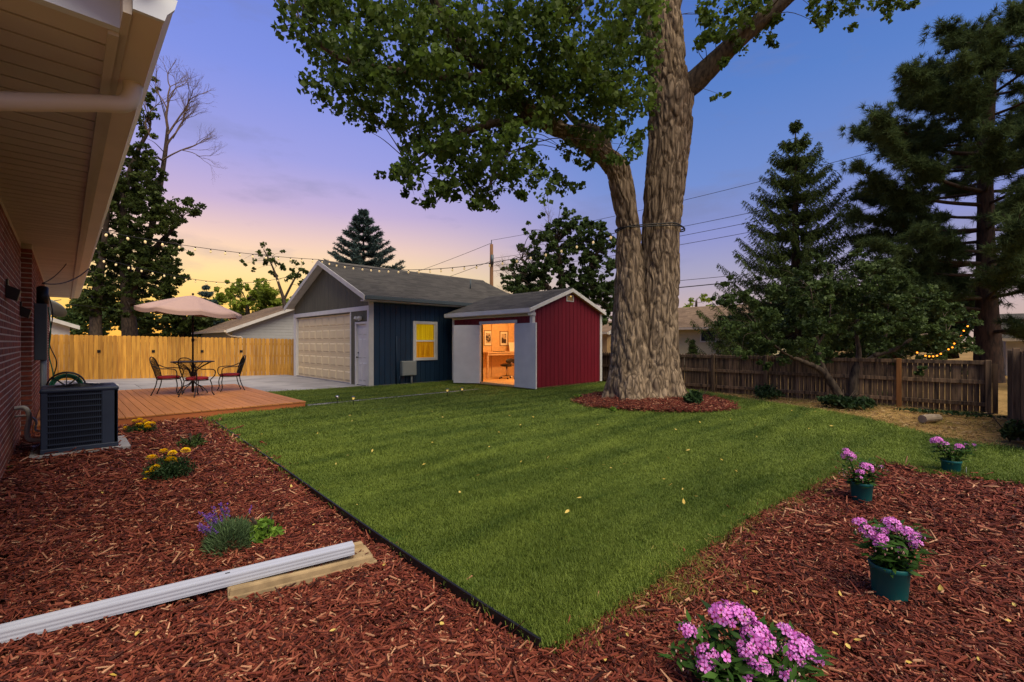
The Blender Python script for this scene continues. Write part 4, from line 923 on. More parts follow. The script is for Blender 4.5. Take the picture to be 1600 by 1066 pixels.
# side door with six panels
sd0, sd1 = 13.88, 14.60
pd = bpart('door', garage, 'white', (GX0 + .05, GX0 + .09, sd0, sd1, .09, 2.10))
for (a, b) in ((.10, .33), (.41, .64)):
    for (z0, z1) in ((.22, .82), (.98, 1.62), (1.74, 1.98)):
        mb = MB(); y0, y1 = sd0 + a, sd0 + b; x = GX0 + .0495
        mb.hexa([(x, y0, z0), (x, y1, z0), (x, y1, z1), (x, y0, z1)], [(x - .012, y0 + .025, z0 + .03), (x - .012, y1 - .025, z0 + .03), (x - .012, y1 - .025, z1 - .03), (x - .012, y0 + .025, z1 - .03)]); part('panel', mb, 'white', pd)
h_ = MB(); h_.tube([(GX0 + .05, sd1 - .07, 1.0), (GX0 - .01, sd1 - .07, 1.0)], .012, 8); h_.ball((GX0 - .015, sd1 - .07, 1.0), .028, 10, 6); h_.tube([(GX0 + .05, sd1 - .07, 1.15), (GX0 + .02, sd1 - .07, 1.15)], .025, 10); part('handle', h_, 'bronze', pd, smooth=True)
bpart('door_frame', garage, 'white', (GX0 - .02, GX0 + .12, sd0 - .07, sd0 - .003, .05, 2.18), (GX0 - .02, GX0 + .12, sd1 + .003, sd1 + .07, .05, 2.18), (GX0 - .019, GX0 + .12, sd0 - .002, sd1 + .002, 2.105, 2.18), (GX0 + .03, GX0 + .14, sd0, sd1, .05, .088), bevel=.004)
fl = MB()
for y in (14.2, 14.45): fl.hexa([(GX0 - .14, y - .07, 2.28), (GX0 - .04, y - .07, 2.24), (GX0 - .04, y + .07, 2.24), (GX0 - .14, y + .07, 2.28)], [(GX0 - .12, y - .06, 2.36), (GX0 - .03, y - .06, 2.35), (GX0 - .03, y + .06, 2.35), (GX0 - .12, y + .06, 2.36)])
fl.box(GX0 - .04, GX0 - .001, 14.26, 14.40, 2.22, 2.36); part('flood_lamp', fl, 'trim', garage, bevel=.006)
# window
wx0, wx1, wz0, wz1, wy = 8.63, 9.65, .86, 2.24, GY0
win = bpart('window', garage, 'trim', (wx0, wx0 + .10, wy - .03, wy + .029, wz0, wz1), (wx1 - .10, wx1, wy - .03, wy + .029, wz0, wz1), (wx0 + .101, wx1 - .101, wy - .03, wy + .029, wz1 - .10, wz1), (wx0 + .101, wx1 - .101, wy - .03, wy + .029, wz0, wz0 + .10), bevel=.005)
bpart('sash', win, 'white', (wx0 + .10, wx1 - .10, wy - .012, wy + .02, 1.525, 1.575), (wx0 + .101, wx0 + .135, wy - .008, wy + .02, wz0 + .10, wz1 - .10), (wx1 - .135, wx1 - .101, wy - .008, wy + .02, wz0 + .10, wz1 - .10))
for (z0, z1, m) in ((1.575, wz1 - .10, 'window_glow'), (wz0 + .10, 1.525, 'window_glow2')):
    pn = MB(); k = 16; x0, x1 = wx0 + .135, wx1 - .135
    for i in range(k):      # folds of the drawn curtain
        a, b = x0 + (x1 - x0) * i / k, x0 + (x1 - x0) * (i + 1) / k; ya, yb = (wy + .022, wy + .0275) if i % 2 else (wy + .0275, wy + .022)
        pn.add([(a, ya, z0), (b, yb, z0), (b, yb, z1), (a, ya, z1)], [(0, 1, 2, 3)])
    part('blind', pn, m, win)
    gp = MB(); gp.box(x0, x1, wy + .004, wy + .008, z0, z1); part('pane', gp, 'glass', win)
jb = thing('utility_box', 'grey metal utility box on a short pipe against the blue garage wall', 'utility box', (8.4, GY0 - .1, .05))
bpart('box', jb, 'greybox', (8.12, 8.68, GY0 - .16, GY0 - .014, .36, .86), bevel=.012); p_ = MB(); p_.tube([(8.52, GY0 - .09, .36), (8.52, GY0 - .09, .0)], .035, 10); part('pipe', p_, 'greybox', jb, smooth=True)
bpart('lid', jb, 'greybox', (8.14, 8.66, GY0 - .175, GY0 - .161, .38, .84), bevel=.004)
cd = MB(); cd.tube([(7.98, GY0 - .02, .05), (7.98, GY0 - .02, 1.72)], .022, 8); cd.tube([(8.1, GY0 - .02, .05), (8.1, GY0 - .02, .36)], .018, 8); single('wall_conduit', cd, 'blue', 'dark blue painted conduit rising up the blue garage wall', 'conduit', (7.98, GY0, 0), smooth=True)
# roof
X0, X1 = GX0 - .3, GX1 + .25
roof_plane(garage, (X0, GY0 - OV, EZ), (X1, GY0 - OV, EZ), (X1, GYC, RZ), (X0, GYC, RZ), 'shingle')
roof_plane(garage, (X1, GY1 + OV, EZ), (X0, GY1 + OV, EZ), (X0, GYC, RZ), (X1, GYC, RZ), 'shingle')
rc = MB(); rc.prism([(GYC - .14, RZ - .04), (GYC, RZ + .022), (GYC + .14, RZ - .04), (GYC, RZ + .045)], X0, X1, 'x'); part('ridge_cap', rc, 'shingle', garage)
for s, ye in ((1, GY0 - OV), (-1, GY1 + OV)):
    rb = MB(); rb.prism([(ye, EZ - .15), (ye, EZ + .012), (GYC, RZ + .012), (GYC, RZ - .15)], X0 - .028, X0 - .002, 'x'); part('rake_board', rb, 'trim', garage)
rb = MB(); rb.prism([(GY0 - OV, EZ - .15), (GY0 - OV, EZ), (GYC, RZ), (GY1 + OV, EZ), (GY1 + OV, EZ - .15), (GYC, RZ - .15)], X1 + .002, X1 + .025, 'x'); part('rake_board', rb, 'trim', garage)
bpart('gutter', garage, 'darkgrey', (X0, X1, GY0 - OV - .11, GY0 - OV - .004, EZ - .13, EZ - .01), bevel=.012); bpart('eave_trim', garage, 'trim', (X0 + .01, X1 - .01, GY0 - OV - .002, GY0 - .002, EZ - .17, EZ - .131))
vp = MB(); vp.tube([(12.6, 15.4, 3.7), (12.6, 15.4, 4.25)], .03, 8); part('vent_pipe', vp, 'darkgrey', garage, smooth=True)

# ------------------------------------------------------------------ red shed
SX0, SX1, SY0, SY1 = 10.0, 13.58, 9.3, 13.24
SXC = (SX0 + SX1) / 2; SEZ, SRZ = 2.50, 3.24; so = .24
ssl = (SRZ - SEZ) / (SXC - SX0 + so); sz = lambda x: SEZ + ssl * min(x - (SX0 - so), (SX1 + .06) - x + (so - .06)) - .07
shed = thing('garden_shed', 'red wooden garden shed with white trim, open double doors and warm light inside', 'shed', (SX0, SY0, 0))
oy0, oy1, oz0, oz1 = 10.03, 11.65, .17, 2.1
FZ = .13
boards(shed, 'siding_board', 'red', 'x', SX0 + .02, SX1 - .02, SY0, .03, lambda x: sz(x), FZ, .2, .016)
boards(shed, 'siding_board', 'red', 'y', SY0 + .03, SY1 - .02, SX0, .03, sz(SX0) - .0, FZ, .2, .016, holes=((oy0, oy1, oz0, oz1),))
lin = MB()   # lining boards of the four walls, outside red and inside bare wood
lin.box(SX0 + .03, SX0 + .08, SY0 + .03, oy0, FZ, sz(SX0) - .02); lin.box(SX0 + .03, SX0 + .08, oy1, SY1 - .02, FZ, sz(SX0) - .02); lin.box(SX0 + .03, SX0 + .08, oy0, oy1, oz1, sz(SX0) - .02)
lin.prism([(SX0 + .08, FZ), (SX1 - .03, FZ), (SX1 - .03, sz(SX1) - .02), (SXC, sz(SXC) - .02), (SX0 + .08, sz(SX0 + .08) - .02)], SY0 + .03, SY0 + .08, 'y')
lin.prism([(SX0 + .08, FZ), (SX1 - .03, FZ), (SX1 - .03, sz(SX1) - .02), (SXC, sz(SXC) - .02), (SX0 + .08, sz(SX0 + .08) - .02)], SY1 - .08, SY1 - .03, 'y')
lin.box(SX1 - .08, SX1 - .03, SY0 + .08, SY1 - .08, FZ, sz(SX1) - .02)
part('interior_wall', lin, 'osb', shed)
bpart('wall', shed, 'red', (SX0 + .1, SX1 - .02, SY1 - .03, SY1, FZ, 2.4), (SX1 - .03, SX1, SY0 + .03, SY1 - .03, FZ, 2.4))
bpart('floor', shed, 'osb_floor', (SX0 + .02, SX1 - .03, SY0 + .04, SY1 - .04, FZ - .04, oz0 - .012)); bpart('sill', shed, 'osb', (SX0 - .015, SX0 + .08, oy0, oy1, FZ - .02, oz0))
for i, y in enumerate((9.5, 10.8, 12.1, 13.0)): bpart('skid', shed, 'cedar_dark', (SX0 + .05, SX1 - .05, y, y + .1, -.02, FZ - .042))
for x in (10.9, 11.8, 12.7):
    bpart('stud', shed, 'osb', (x, x + .04, SY1 - .12, SY1 - .081, oz0, sz(x) - .05))
bpart('header_trim', shed, 'white', (SX0 - .022, SX0 - .001, oy0 - .09, oy1 + .09, oz1, oz1 + .10), bevel=.004)
bpart('door_jamb', shed, 'white', (SX0 - .02, SX0 + .08, oy1, oy1 + .05, oz0, oz1 - .001), (SX0 - .02, SX0 + .08, oy0 - .05, oy0, oz0, oz1 - .001), bevel=.004)
bpart('corner_trim', shed, 'white', (SX0 - .024, SX0 - .001, SY0 - .02, SY0 + .09, FZ, sz(SX0) - .03), bevel=.004); bpart('corner_trim', shed, 'white', (SX0 + .0, SX0 + .09, SY0 - .024, SY0 - .001, FZ, sz(SX0) - .03), bevel=.004)
bpart('corner_trim', shed, 'white', (SX0 - .024, SX0 - .001, SY1 - .11, SY1 - .0, FZ, sz(SX0) - .03), bevel=.004); bpart('corner_trim', shed, 'white', (SX1 - .10, SX1 + .02, SY0 - .024, SY0 - .001, FZ, sz(SX1) - .02), bevel=.004)
RX0, RX1, RY0, RY1 = SX0 - so, SX1 + .10, SY0 - .12, SY1 + .16
roof_plane(shed, (RX0, RY1, SEZ), (RX0, RY0, SEZ), (SXC, RY0, SRZ), (SXC, RY1, SRZ), 'shingle', under='osb')
se2 = SRZ - ssl * (RX1 - SXC)
roof_plane(shed, (RX1, RY0, se2), (RX1, RY1, se2), (SXC, RY1, SRZ), (SXC, RY0, SRZ), 'shingle', under='osb')
rc = MB(); rc.prism([(SXC - .12, SRZ - .04), (SXC, SRZ + .02), (SXC + .12, SRZ - .04), (SXC, SRZ + .042)], RY0, RY1, 'y'); part('ridge_cap', rc, 'shingle', shed)
bpart('eave_fascia', shed, 'white', (RX0 - .024, RX0 - .002, RY0 - .02, RY1, SEZ - .12, SEZ + .012), bevel=.004)
bpart('eave_soffit', shed, 'trim', (RX0, SX0 - .002, SY0 + .0, RY1 - .02, SEZ - .135, SEZ - .118))
bpart('frieze_trim', shed, 'white', (SX0 - .023, SX0 - .002, SY0 + .092, SY1 - .112, 2.30, 2.36))
for s in (0, 1):
    xe, ze = ((RX0, SEZ), (RX1, se2))[s]
    rb = MB(); rb.prism([(xe, ze - .10), (xe, ze + .014), (SXC, SRZ + .014), (SXC, SRZ - .10)], RY0 - .024, RY0 - .002, 'y'); part('rake_board', rb, 'white', shed)
bpart('eave_return', shed, 'white', (RX0, SX0 + .09, SY0 - .05, SY0 - .026, 2.30, 2.40))
vt = bpart('gable_vent', shed, 'trim', (SXC - .19, SXC - .15, SY0 - .02, SY0 - .001, 2.83, 3.05), (SXC + .15, SXC + .19, SY0 - .02, SY0 - .001, 2.83, 3.05), (SXC - .149, SXC + .149, SY0 - .02, SY0 - .001, 3.02, 3.05), (SXC - .149, SXC + .149, SY0 - .02, SY0 - .001, 2.83, 2.86))
bpart('vent_backing', vt, 'tan_wall', (SXC - .149, SXC + .149, SY0 - .008, SY0 - .002, 2.861, 3.019))
for i in range(4): bpart('louvre', vt, 'tan_wall', (SXC - .148, SXC + .148, SY0 - .016, SY0 - .009, 2.875 + i * .036, 2.893 + i * .036))
lb = MB(); lb.ball((SXC + .02, SY0 - .03, 3.0), (.035, .02, .025), 10, 6); part('vent_lamp', lb, 'path_glow', vt, smooth=True)
# doors swung open
def shed_door(hy, ang, sgn, w=.95, h0=.12, h1=2.08):
    c, s = math.cos(ang), math.sin(ang); hx = SX0 - .03
    def pt(u, v, z): return (hx - u * s - v * c, hy + sgn * u * c - sgn * v * s, z)
    mb = MB(); mb.hexa([pt(0, 0, h0), pt(w, 0, h0), pt(w, .035, h0), pt(0, .035, h0)], [pt(0, 0, h1), pt(w, 0, h1), pt(w, .035, h1), pt(0, .035, h1)])
    d = part('door', mb, 'white', shed, bevel=.004)
    for (u0, u1, z0, z1) in ((.0, .09, h0, h1), (w - .09, w, h0, h1), (.091, w - .091, h0, h0 + .1), (.091, w - .091, h1 - .1, h1)):
        mb = MB(); mb.hexa([pt(u0, -.012, z0), pt(u1, -.012, z0), pt(u1, -.001, z0), pt(u0, -.001, z0)], [pt(u0, -.012, z1), pt(u1, -.012, z1), pt(u1, -.001, z1), pt(u0, -.001, z1)]); part('door_trim', mb, 'white', d)
    for z in (.4, 1.75):
        mb = MB(); mb.hexa([pt(.0, .036, z), pt(.2, .036, z), pt(.2, .041, z), pt(.0, .041, z)], [pt(.0, .036, z + .04), pt(.2, .036, z + .04), pt(.2, .041, z + .04), pt(.0, .041, z + .04)]); part('hinge', mb, 'white', d)
shed_door(oy1 + .02, math.radians(31), 1); shed_door(oy0 - .02, math.radians(3), -1)
# inside the shed
dk = thing('desk', 'pale wooden standing desk along the end wall inside the red shed', 'desk', (12.2, 12.8, oz0))
bpart('desk_top', dk, 'desk', (11.0, 13.45, 12.45, SY1 - .125, 1.10, 1.14), bevel=.004); bpart('apron', dk, 'desk', (11.05, 13.4, 12.5, 12.525, 1.02, 1.099))
for x in (11.05, 13.35): bpart('leg', dk, 'desk', (x, x + .06, 12.53, 12.59, oz0 - .011, 1.099)); bpart('leg', dk, 'desk', (x, x + .06, 13.03, 13.09, oz0 - .011, 1.099))
def picture(x0, x1, z0, z1, lab):
    y = SY1 - .081; f = thing('framed_picture', lab, 'picture', ((x0 + x1) / 2, y, z0)); t = .025
    bpart('frame', f, 'frame_wood', (x0, x0 + t, y - .02, y, z0, z1), (x1 - t, x1, y - .02, y, z0, z1), (x0 + t, x1 - t, y - .02, y, z0, z0 + t), (x0 + t, x1 - t, y - .02, y, z1 - t, z1))
    bpart('mat_board', f, 'paper', (x0 + t, x1 - t, y - .008, y - .002, z0 + t, z1 - t)); bpart('print', f, 'print', (x0 + .09, x1 - .09, y - .011, y - .0085, z0 + .1, z1 - .1))
picture(11.42, 11.86, 1.36, 1.96, 'framed print on the lit shed wall, the one beside the door jamb'); picture(12.25, 12.69, 1.36, 1.94, 'framed print on the lit shed wall, the one above the white card')
bpart_ = MB(); bpart_.hexa([(12.45, 12.78, 1.142), (12.75, 12.78, 1.142), (12.75, 12.80, 1.142), (12.45, 12.80, 1.142)], [(12.45, 12.86, 1.5), (12.75, 12.86, 1.5), (12.75, 12.88, 1.5), (12.45, 12.88, 1.5)]); single('white_card', bpart_, 'paper', 'blank white card leaning on the desk in the shed', 'card', (12.6, 12.8, 1.14))
lp = MB(); lp.box(11.6, 12.0, 12.6, 12.85, 1.142, 1.16); single('closed_notebook', lp, 'leather', 'thin dark notebook lying on the shed desk', 'notebook', (11.8, 12.7, 1.14))
oc = thing('office_chair', 'black low-backed office chair on casters inside the lit shed', 'office chair', (11.62, 12.1, oz0 - .01))
cx, cy, cz = 11.62, 12.1, oz0 - .011
b = MB(); b.ball((cx, cy - .22, cz + .66), (.27, .05, .10), 20, 10); part('backrest', b, 'leather', oc, smooth=True)
b = MB(); b.ball((cx, cy, cz + .50), (.26, .25, .06), 20, 8); part('seat', b, 'leather', oc, smooth=True)
b = MB(); b.tube([(cx, cy, cz + .1), (cx, cy, cz + .46)], .03, 10); part('column', b, 'chrome', oc, smooth=True)
b = MB(); b.tube(spline([(cx, cy - .05, cz + .45), (cx, cy - .26, cz + .47), (cx, cy - .25, cz + .62)], 4), .02, 8); part('back_support', b, 'chrome', oc, smooth=True)
for i in range(5):
    a = .3 + i * 2 * PI / 5; b = MB(); b.tube([(cx, cy, cz + .12), (cx + .28 * math.cos(a), cy + .28 * math.sin(a), cz + .075)], [.025, .016], 8); l = part('base_leg', b, 'chrome', oc, smooth=True)
    b = MB(); b.ball((cx + .28 * math.cos(a), cy + .28 * math.sin(a), cz + .03), .03, 10, 6); part('caster', b, 'black', l, smooth=True)
hg = thing('shed_ceiling_lamp', 'warm lit bulb lamp under the roof inside the shed', 'lamp', (11.6, 11.0, 2.3))
b = MB(); b.tube([(11.6, 11.0, 2.34), (11.6, 11.0, 3.0)], .012, 6); part('cord', b, 'white', hg)
b = MB(); b.ball((11.6, 11.0, 2.28), .05, 12, 8); part('bulb', b, emit('shed_bulb', (255, 190, 110), 8), hg, smooth=True)
ld = bpy.data.lights.new('shed_light', 'POINT'); ld.energy = 120; ld.color = (1, .64, .28); ld.shadow_soft_size = .08; lo_ = bpy.data.objects.new('shed_light', ld); COL.objects.link(lo_); lo_.parent = hg; lo_.location = (0, .0, -.15)

# ------------------------------------------------------------------ neighbouring houses
def simple_house(name, label, x0, x1, y0, y1, ez, rz, ridge, wall_m, roof_m, ov=.4, wins=(), cat='house'):
    h = thing(name, label, cat, ((x0 + x1) / 2, (y0 + y1) / 2, 0)); b = MB()
    if ridge == 'y':
        c = (x0 + x1) / 2; b.prism([(x0, -.1), (x1, -.1), (x1, ez), (c, rz), (x0, ez)], y0, y1, 'y'); part('wall', b, wall_m, h)
        s = (rz - ez) / (c - x0); e = ez - s * ov
        roof_plane(h, (x0 - ov, y1 + ov, e + .1), (x0 - ov, y0 - ov, e + .1), (c, y0 - ov, rz + .1), (c, y1 + ov, rz + .1), roof_m, .3)
        roof_plane(h, (x1 + ov, y0 - ov, e + .1), (x1 + ov, y1 + ov, e + .1), (c, y1 + ov, rz + .1), (c, y0 - ov, rz + .1), roof_m, .3)
        for xe in (x0 - ov, x1 + ov):
            rb = MB(); rb.prism([(xe, e - .09), (xe, e + .12), (c, rz + .12), (c, rz - .09)], y0 - ov - .03, y0 - ov - .002, 'y'); part('rake_board', rb, 'trim', h)
        bpart('gutter', h, 'gutter', (x0 - ov - .12, x0 - ov - .004, y0 - ov, y1 + ov, e - .04, e + .09))
    else:
        c = (y0 + y1) / 2; b.prism([(y0, -.1), (y1, -.1), (y1, ez), (c, rz), (y0, ez)], x0, x1, 'x'); part('wall', b, wall_m, h)
        s = (rz - ez) / (c - y0); e = ez - s * ov
        roof_plane(h, (x0 - ov, y0 - ov, e + .1), (x1 + ov, y0 - ov, e + .1), (x1 + ov, c, rz + .1), (x0 - ov, c, rz + .1), roof_m, .3)
        roof_plane(h, (x1 + ov, y1 + ov, e + .1), (x0 - ov, y1 + ov, e + .1), (x0 - ov, c, rz + .1), (x1 + ov, c, rz + .1), roof_m, .3)
        for ye in (y0 - ov, y1 + ov):
            rb = MB(); rb.prism([(ye, e - .09), (ye, e + .12), (c, rz + .12), (c, rz - .09)], x0 - ov - .03, x0 - ov - .002, 'x'); part('rake_board', rb, 'trim', h)
        bpart('gutter', h, 'gutter', (x0 - ov, x1 + ov, y0 - ov - .12, y0 - ov - .004, e - .04, e + .09))
    for (face, u0, u1, z0, z1) in wins:
        if face == '-x':
            w = bpart('window', h, 'trim', (x0 - .04, x0 - .002, u0, u1, z0, z1)); bpart('pane', w, 'dark_pane', (x0 - .05, x0 - .041, u0 + .08, u1 - .08, z0 + .08, z1 - .08))
        else:
            w = bpart('window', h, 'trim', (u0, u1, y0 - .04, y0 - .002, z0, z1)); bpart('pane', w, 'dark_pane', (u0 + .08, u1 - .08, y0 - .05, y0 - .041, z0 + .08, z1 - .08))
    return h
h1 = simple_house('neighbour_house', 'low grey sided house with brown roof behind the cedar fence', 7.9, 18.0, 34.4, 44.2, 2.38, 4.45, 'y', 'grey_wall', 'shingle_brown', .45)
dp = MB(); dp.tube(spline([(7.45, 34.1, 2.15), (7.7, 34.2, 1.95), (8.2, 34.32, 1.85), (8.45, 34.33, 1.7), (8.45, 34.33, .1)], 5), .05, 8); part('downspout', dp, 'gutter', h1, smooth=True)
h2 = simple_house('neighbour_house', 'small pale house corner with a satellite dish, beyond the end of the brick house', -9.5, .2, 35.5, 43, 2.45, 4.3, 'y', 'trim', 'shingle_brown', .4)
sd = thing('satellite_dish', 'grey satellite dish mounted on the small pale house roof', 'satellite dish', (-.6, 36.2, 2.75))
b = MB(); dm = Matrix.Translation((-.55, 36.0, 3.35)) @ Matrix.Rotation(math.radians(-35), 4, 'X') @ Matrix.Rotation(math.radians(30), 4, 'Y')
prof = [(r, .25 * r * r) for r in (0.02, .2, .4, .55, .68)]; dd = MB(); dd.lathe(prof, 28, capt=False); b.add([dm @ Vector(p) for p in dd.v], dd.f); o = part('dish', b, 'greybox', sd, smooth=True); s_ = o.modifiers.new('t', 'SOLIDIFY'); s_.thickness = .03
b = MB(); b.tube([(-.6, 36.2, 2.6), (-.58, 36.1, 3.3)], .035, 8); part('mast', b, 'greybox', sd); b = MB(); b.tube([dm @ Vector((0, -.6, .1)), dm @ Vector((0, 0, .8))], .02, 6); part('feed_arm', b, 'darkgrey', sd)
simple_house('neighbour_house', 'beige lap sided house with brown roof seen between the big trunk and the spruce', 28.0, 38.0, 9.6, 16.6, 2.45, 4.0, 'y', 'pale_wall', 'shingle_brown', .4, wins=(('-x', 14.6, 15.7, 1.5, 2.3), ('-x', 10.9, 11.9, 1.5, 2.3)))
simple_house('neighbour_garage', 'tan stucco outbuilding glimpsed between the red shed and the big trunk', 27, 32, 18.0, 22.5, 2.2, 3.0, 'y', 'tan_wall', 'shingle_brown', .3, cat='outbuilding')
simple_house('neighbour_house', 'pale grey house mostly hidden behind the big pine trunk', 31, 40, -14, -1.0, 1.7, 2.9, 'y', 'trim', 'shingle', .4)

# ------------------------------------------------------------------ trees
def in_ellipsoid(n, shell=.6):
    v = unit(RNG.normal(size=(n, 3))); return v * (RNG.uniform(0, 1, n) ** shell)[:, None]
def bark_limb(mb, path, radii, nu, ds, amp, seed=0, k1=9.0, k2=1.7, cap=True, flare=None):
    """displaced limb: plates between furrows that run along it"""
    pts = [Vector(p) for p in path]; cum = [0]
    for i in range(1, len(pts)): cum.append(cum[-1] + (pts[i] - pts[i - 1]).length)
    n = max(4, int(cum[-1] / ds)); vs, fs = [], []; prev = None; off = Vector((seed * 13.1, seed * 7.7, 0))
    C, Rr = [], []
    j = 0
    for i in range(n + 1):
        s = cum[-1] * i / n
        while j < len(cum) - 2 and cum[j + 1] < s: j += 1
        t = (s - cum[j]) / max(1e-6, cum[j + 1] - cum[j]); C.append(pts[j].lerp(pts[j + 1], t)); Rr.append(radii[j] + (radii[j + 1] - radii[j]) * t)
    for i in range(n + 1):
        tg = (C[min(i + 1, n)] - C[max(i - 1, 0)]).normalized()
        if prev is None: x = (Vector((1, 0, 0)) - tg * tg.x).normalized()
        else: x = (prev - tg * prev.dot(tg)).normalized()
        prev = x; y = tg.cross(x); s = cum[-1] * i / n; R = Rr[i]
        for q in range(nu):
            a = 2 * PI * q / nu; c, sn = math.cos(a), math.sin(a)
            p = Vector((c * R * k1, sn * R * k1, s * k2)) + off
            w = noise.noise(p * .4) * .5
            f = abs(noise.noise(p + Vector((w, w, 0)))); g = abs(noise.noise(Vector((p.x * 2.2, p.y * 2.2, p.z * 3.0)) + Vector((5, 9, 2))))
            d = min(1, f * 4.6) * .68 + min(1, g * 3.8) * .46 - .66
            r = R * (1 + .05 * noise.noise(Vector((c * 1.6, sn * 1.6, s * .7)) + off))
            if flare: r *= flare(a, C[i].z)
            r += amp * d
            vs.append(C[i] + (x * c + y * sn) * r)
    for i in range(n):
        for q in range(nu):
            q2 = (q + 1) % nu; fs.append((i * nu + q, i * nu + q2, (i + 1) * nu + q2, (i + 1) * nu + q))
    if cap: fs.append(tuple(n * nu + q for q in range(nu)))
    mb.add(vs, fs)
def branch_set(limbs, targets, r0=.02, jitter=.25, n=5):
    """thin twigs from the nearest limb point to every foliage clump"""
    mb = MB(); P0 = [p for l in limbs for p in l]; A = np.array(P0)
    for t in targets:
        t = np.array(t); d = np.linalg.norm(A - t, axis=1) + (A[:, 2] > t[2] + .5) * 2; i = int(d.argmin()); a = Vector(A[i]); b = Vector(t)
        L_ = (b - a).length
        if L_ < .15: continue
        mid = a.lerp(b, .5) + Vector((random.gauss(0, jitter * .3 * L_), random.gauss(0, jitter * .3 * L_), .12 * L_))
        mb.tube(spline([a, mid, b], n), lerp_list([r0 * (1 + .35 * L_), r0 * .7 * (1 + .2 * L_), r0 * .25], n), 5, cap=False)
    return mb
def fractal(mb, p, d, L, r, lev, spread=.6, up=.1, n=3, taper=.62):
    q = p + d * L; m = p.lerp(q, .5) + Vector((random.gauss(0, .06), random.gauss(0, .06), random.gauss(0, .06))) * L
    mb.tube(spline([p, m, q], 3), lerp_list([r, r * .85, r * taper], 3), 5 if lev > 1 else 4, cap=False)
    tips = [q]
    if lev <= 0: return tips
    for k in range(n):
        nd = (d + Vector((random.gauss(0, spread), random.gauss(0, spread), random.gauss(up, spread)))).normalized()
        st = q if k < 2 else p.lerp(q, random.uniform(.4, .9))
        tips += fractal(mb, st, nd, L * random.uniform(.6, .85), r * taper * (1 if k == 0 else .7), lev - 1, spread, up, n, taper)
    return tips

# the big cottonwood -------------------------------------------------
TD = TREE.dot(FW)                         # forward depth of its foot
big = thing('cottonwood_tree', 'huge two-stemmed cottonwood tree with furrowed bark in the red mulch ring', 'tree', (TREE.x, TREE.y, LZ))
def T(px, py, dd=0.0): return P(px, py, TD + dd)
rpx = lambda w: w * TD / FPX
def flare(a, z): 
    z = max(0, z - LZ); k = math.exp(-z / .38); return 1 + k * (.42 + .22 * math.cos(5 * a + .6) + .10 * math.cos(9 * a + 2))
tr = MB()
rs_path = spline([T(1018, 640), T(1019, 600), T(1022, 550), T(1027, 480), T(1031, 420), T(1033, 360), T(1037, 300), T(1046, 220), T(1047, 160), T(1042, 110, .05), T(1036, 50, .1), T(1033, -20, .15)], 5)
rs_r = lerp_list([rpx(42), rpx(40), rpx(34), rpx(30), rpx(27), rpx(26.5), rpx(29), rpx(29.5), rpx(33), rpx(27), rpx(29), rpx(28)], 5)
bark_limb(tr, rs_path, rs_r, 250, .024, .09, 1, k1=4.4, k2=.9, flare=flare)
ls_path = spline([T(990, 640, -.15), T(988, 600, -.15), T(986, 550, -.12), T(984, 480, -.08), T(983, 420, -.03), T(982, 360, 0), T(973, 300, 0), T(963, 262, 0), T(940, 240, -.1), T(905, 216, -.3), T(860, 194, -.6), T(820, 165, -.9)], 5)
ls_r = lerp_list([rpx(36), rpx(34), rpx(29), rpx(24.5), rpx(20), rpx(15.5), rpx(16.5), rpx(17), rpx(13.5), rpx(12), rpx(10.5), rpx(9)], 5)
bark_limb(tr, ls_path, ls_r, 160, .024, .08, 2, k1=4.6, k2=.9, flare=flare)
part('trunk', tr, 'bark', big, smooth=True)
lim = MB(); limbs = []
def limb(pts, rr, seed, nu=40):
    p = spline(pts, 6); bark_limb(lim, p, lerp_list(rr, 6), nu, .07, .02, seed, k1=9, k2=1.5); limbs.append(p)
limb([T(1050, 150), T(1085, 128, -.1), T(1122, 92, -.3), T(1165, 52, -.5), T(1225, 0, -.7), T(1300, -70, -1.0), T(1380, -150, -1.2)], [rpx(20), rpx(17), rpx(14), rpx(12.5), rpx(11), rpx(7), rpx(3)], 3)
limb([T(820, 165, -.9), T(780, 120, -1.2), T(740, 90, -1.5), T(705, 50, -1.9), T(680, 0, -2.2), T(655, -60, -2.5), T(620, -130, -2.6)], [rpx(9), rpx(8.5), rpx(8), rpx(8), rpx(7), rpx(5), rpx(2)], 4)
limb([T(955, 258), T(945, 225, .05), T(935, 205, .1), T(900, 190, .4), T(860, 150, .8), T(800, 110, 1.1)], [rpx(8), rpx(9), rpx(7), rpx(5), rpx(4), rpx(2)], 5, 24)
limb([T(860, 194, -.6), T(790, 190, -1.0), T(730, 205, -1.3), T(680, 230, -1.6), T(640, 262, -1.8)], [rpx(7), rpx(5.5), rpx(4), rpx(3), rpx(1.2)], 6, 20)
limb([T(780, 120, -1.2), T(700, 120, -1.8), T(610, 110, -2.4), T(530, 90, -2.8), T(470, 40, -3.0)], [rpx(7), rpx(5), rpx(4), rpx(3), rpx(1)], 7, 20)
limb([T(820, 165, -.9), T(800, 215, -.9), T(775, 265, -.9), T(755, 318, -.9)], [rpx(4.5), rpx(3), rpx(2), rpx(.8)], 8, 14)
limb([T(1036, 30, .1), T(1000, -30, .1), T(940, -110, -.2), T(860, -200, -.6), T(780, -290, -1)], [rpx(22), rpx(19), rpx(15), rpx(10), rpx(4)], 9)
limb([T(1036, 20, .1), T(1062, -60, .3), T(1090, -170, .6), T(1130, -320, 1), T(1150, -430, 1.3)], [rpx(24), rpx(21), rpx(17), rpx(10), rpx(4)], 10)
limb([T(1000, -30, .1), T(985, 30, .9), T(960, 90, 1.6), T(925, 140, 2.1)], [rpx(8), rpx(6), rpx(4), rpx(2)], 11, 18)
part('limb', lim, 'bark_limb', big, smooth=True)
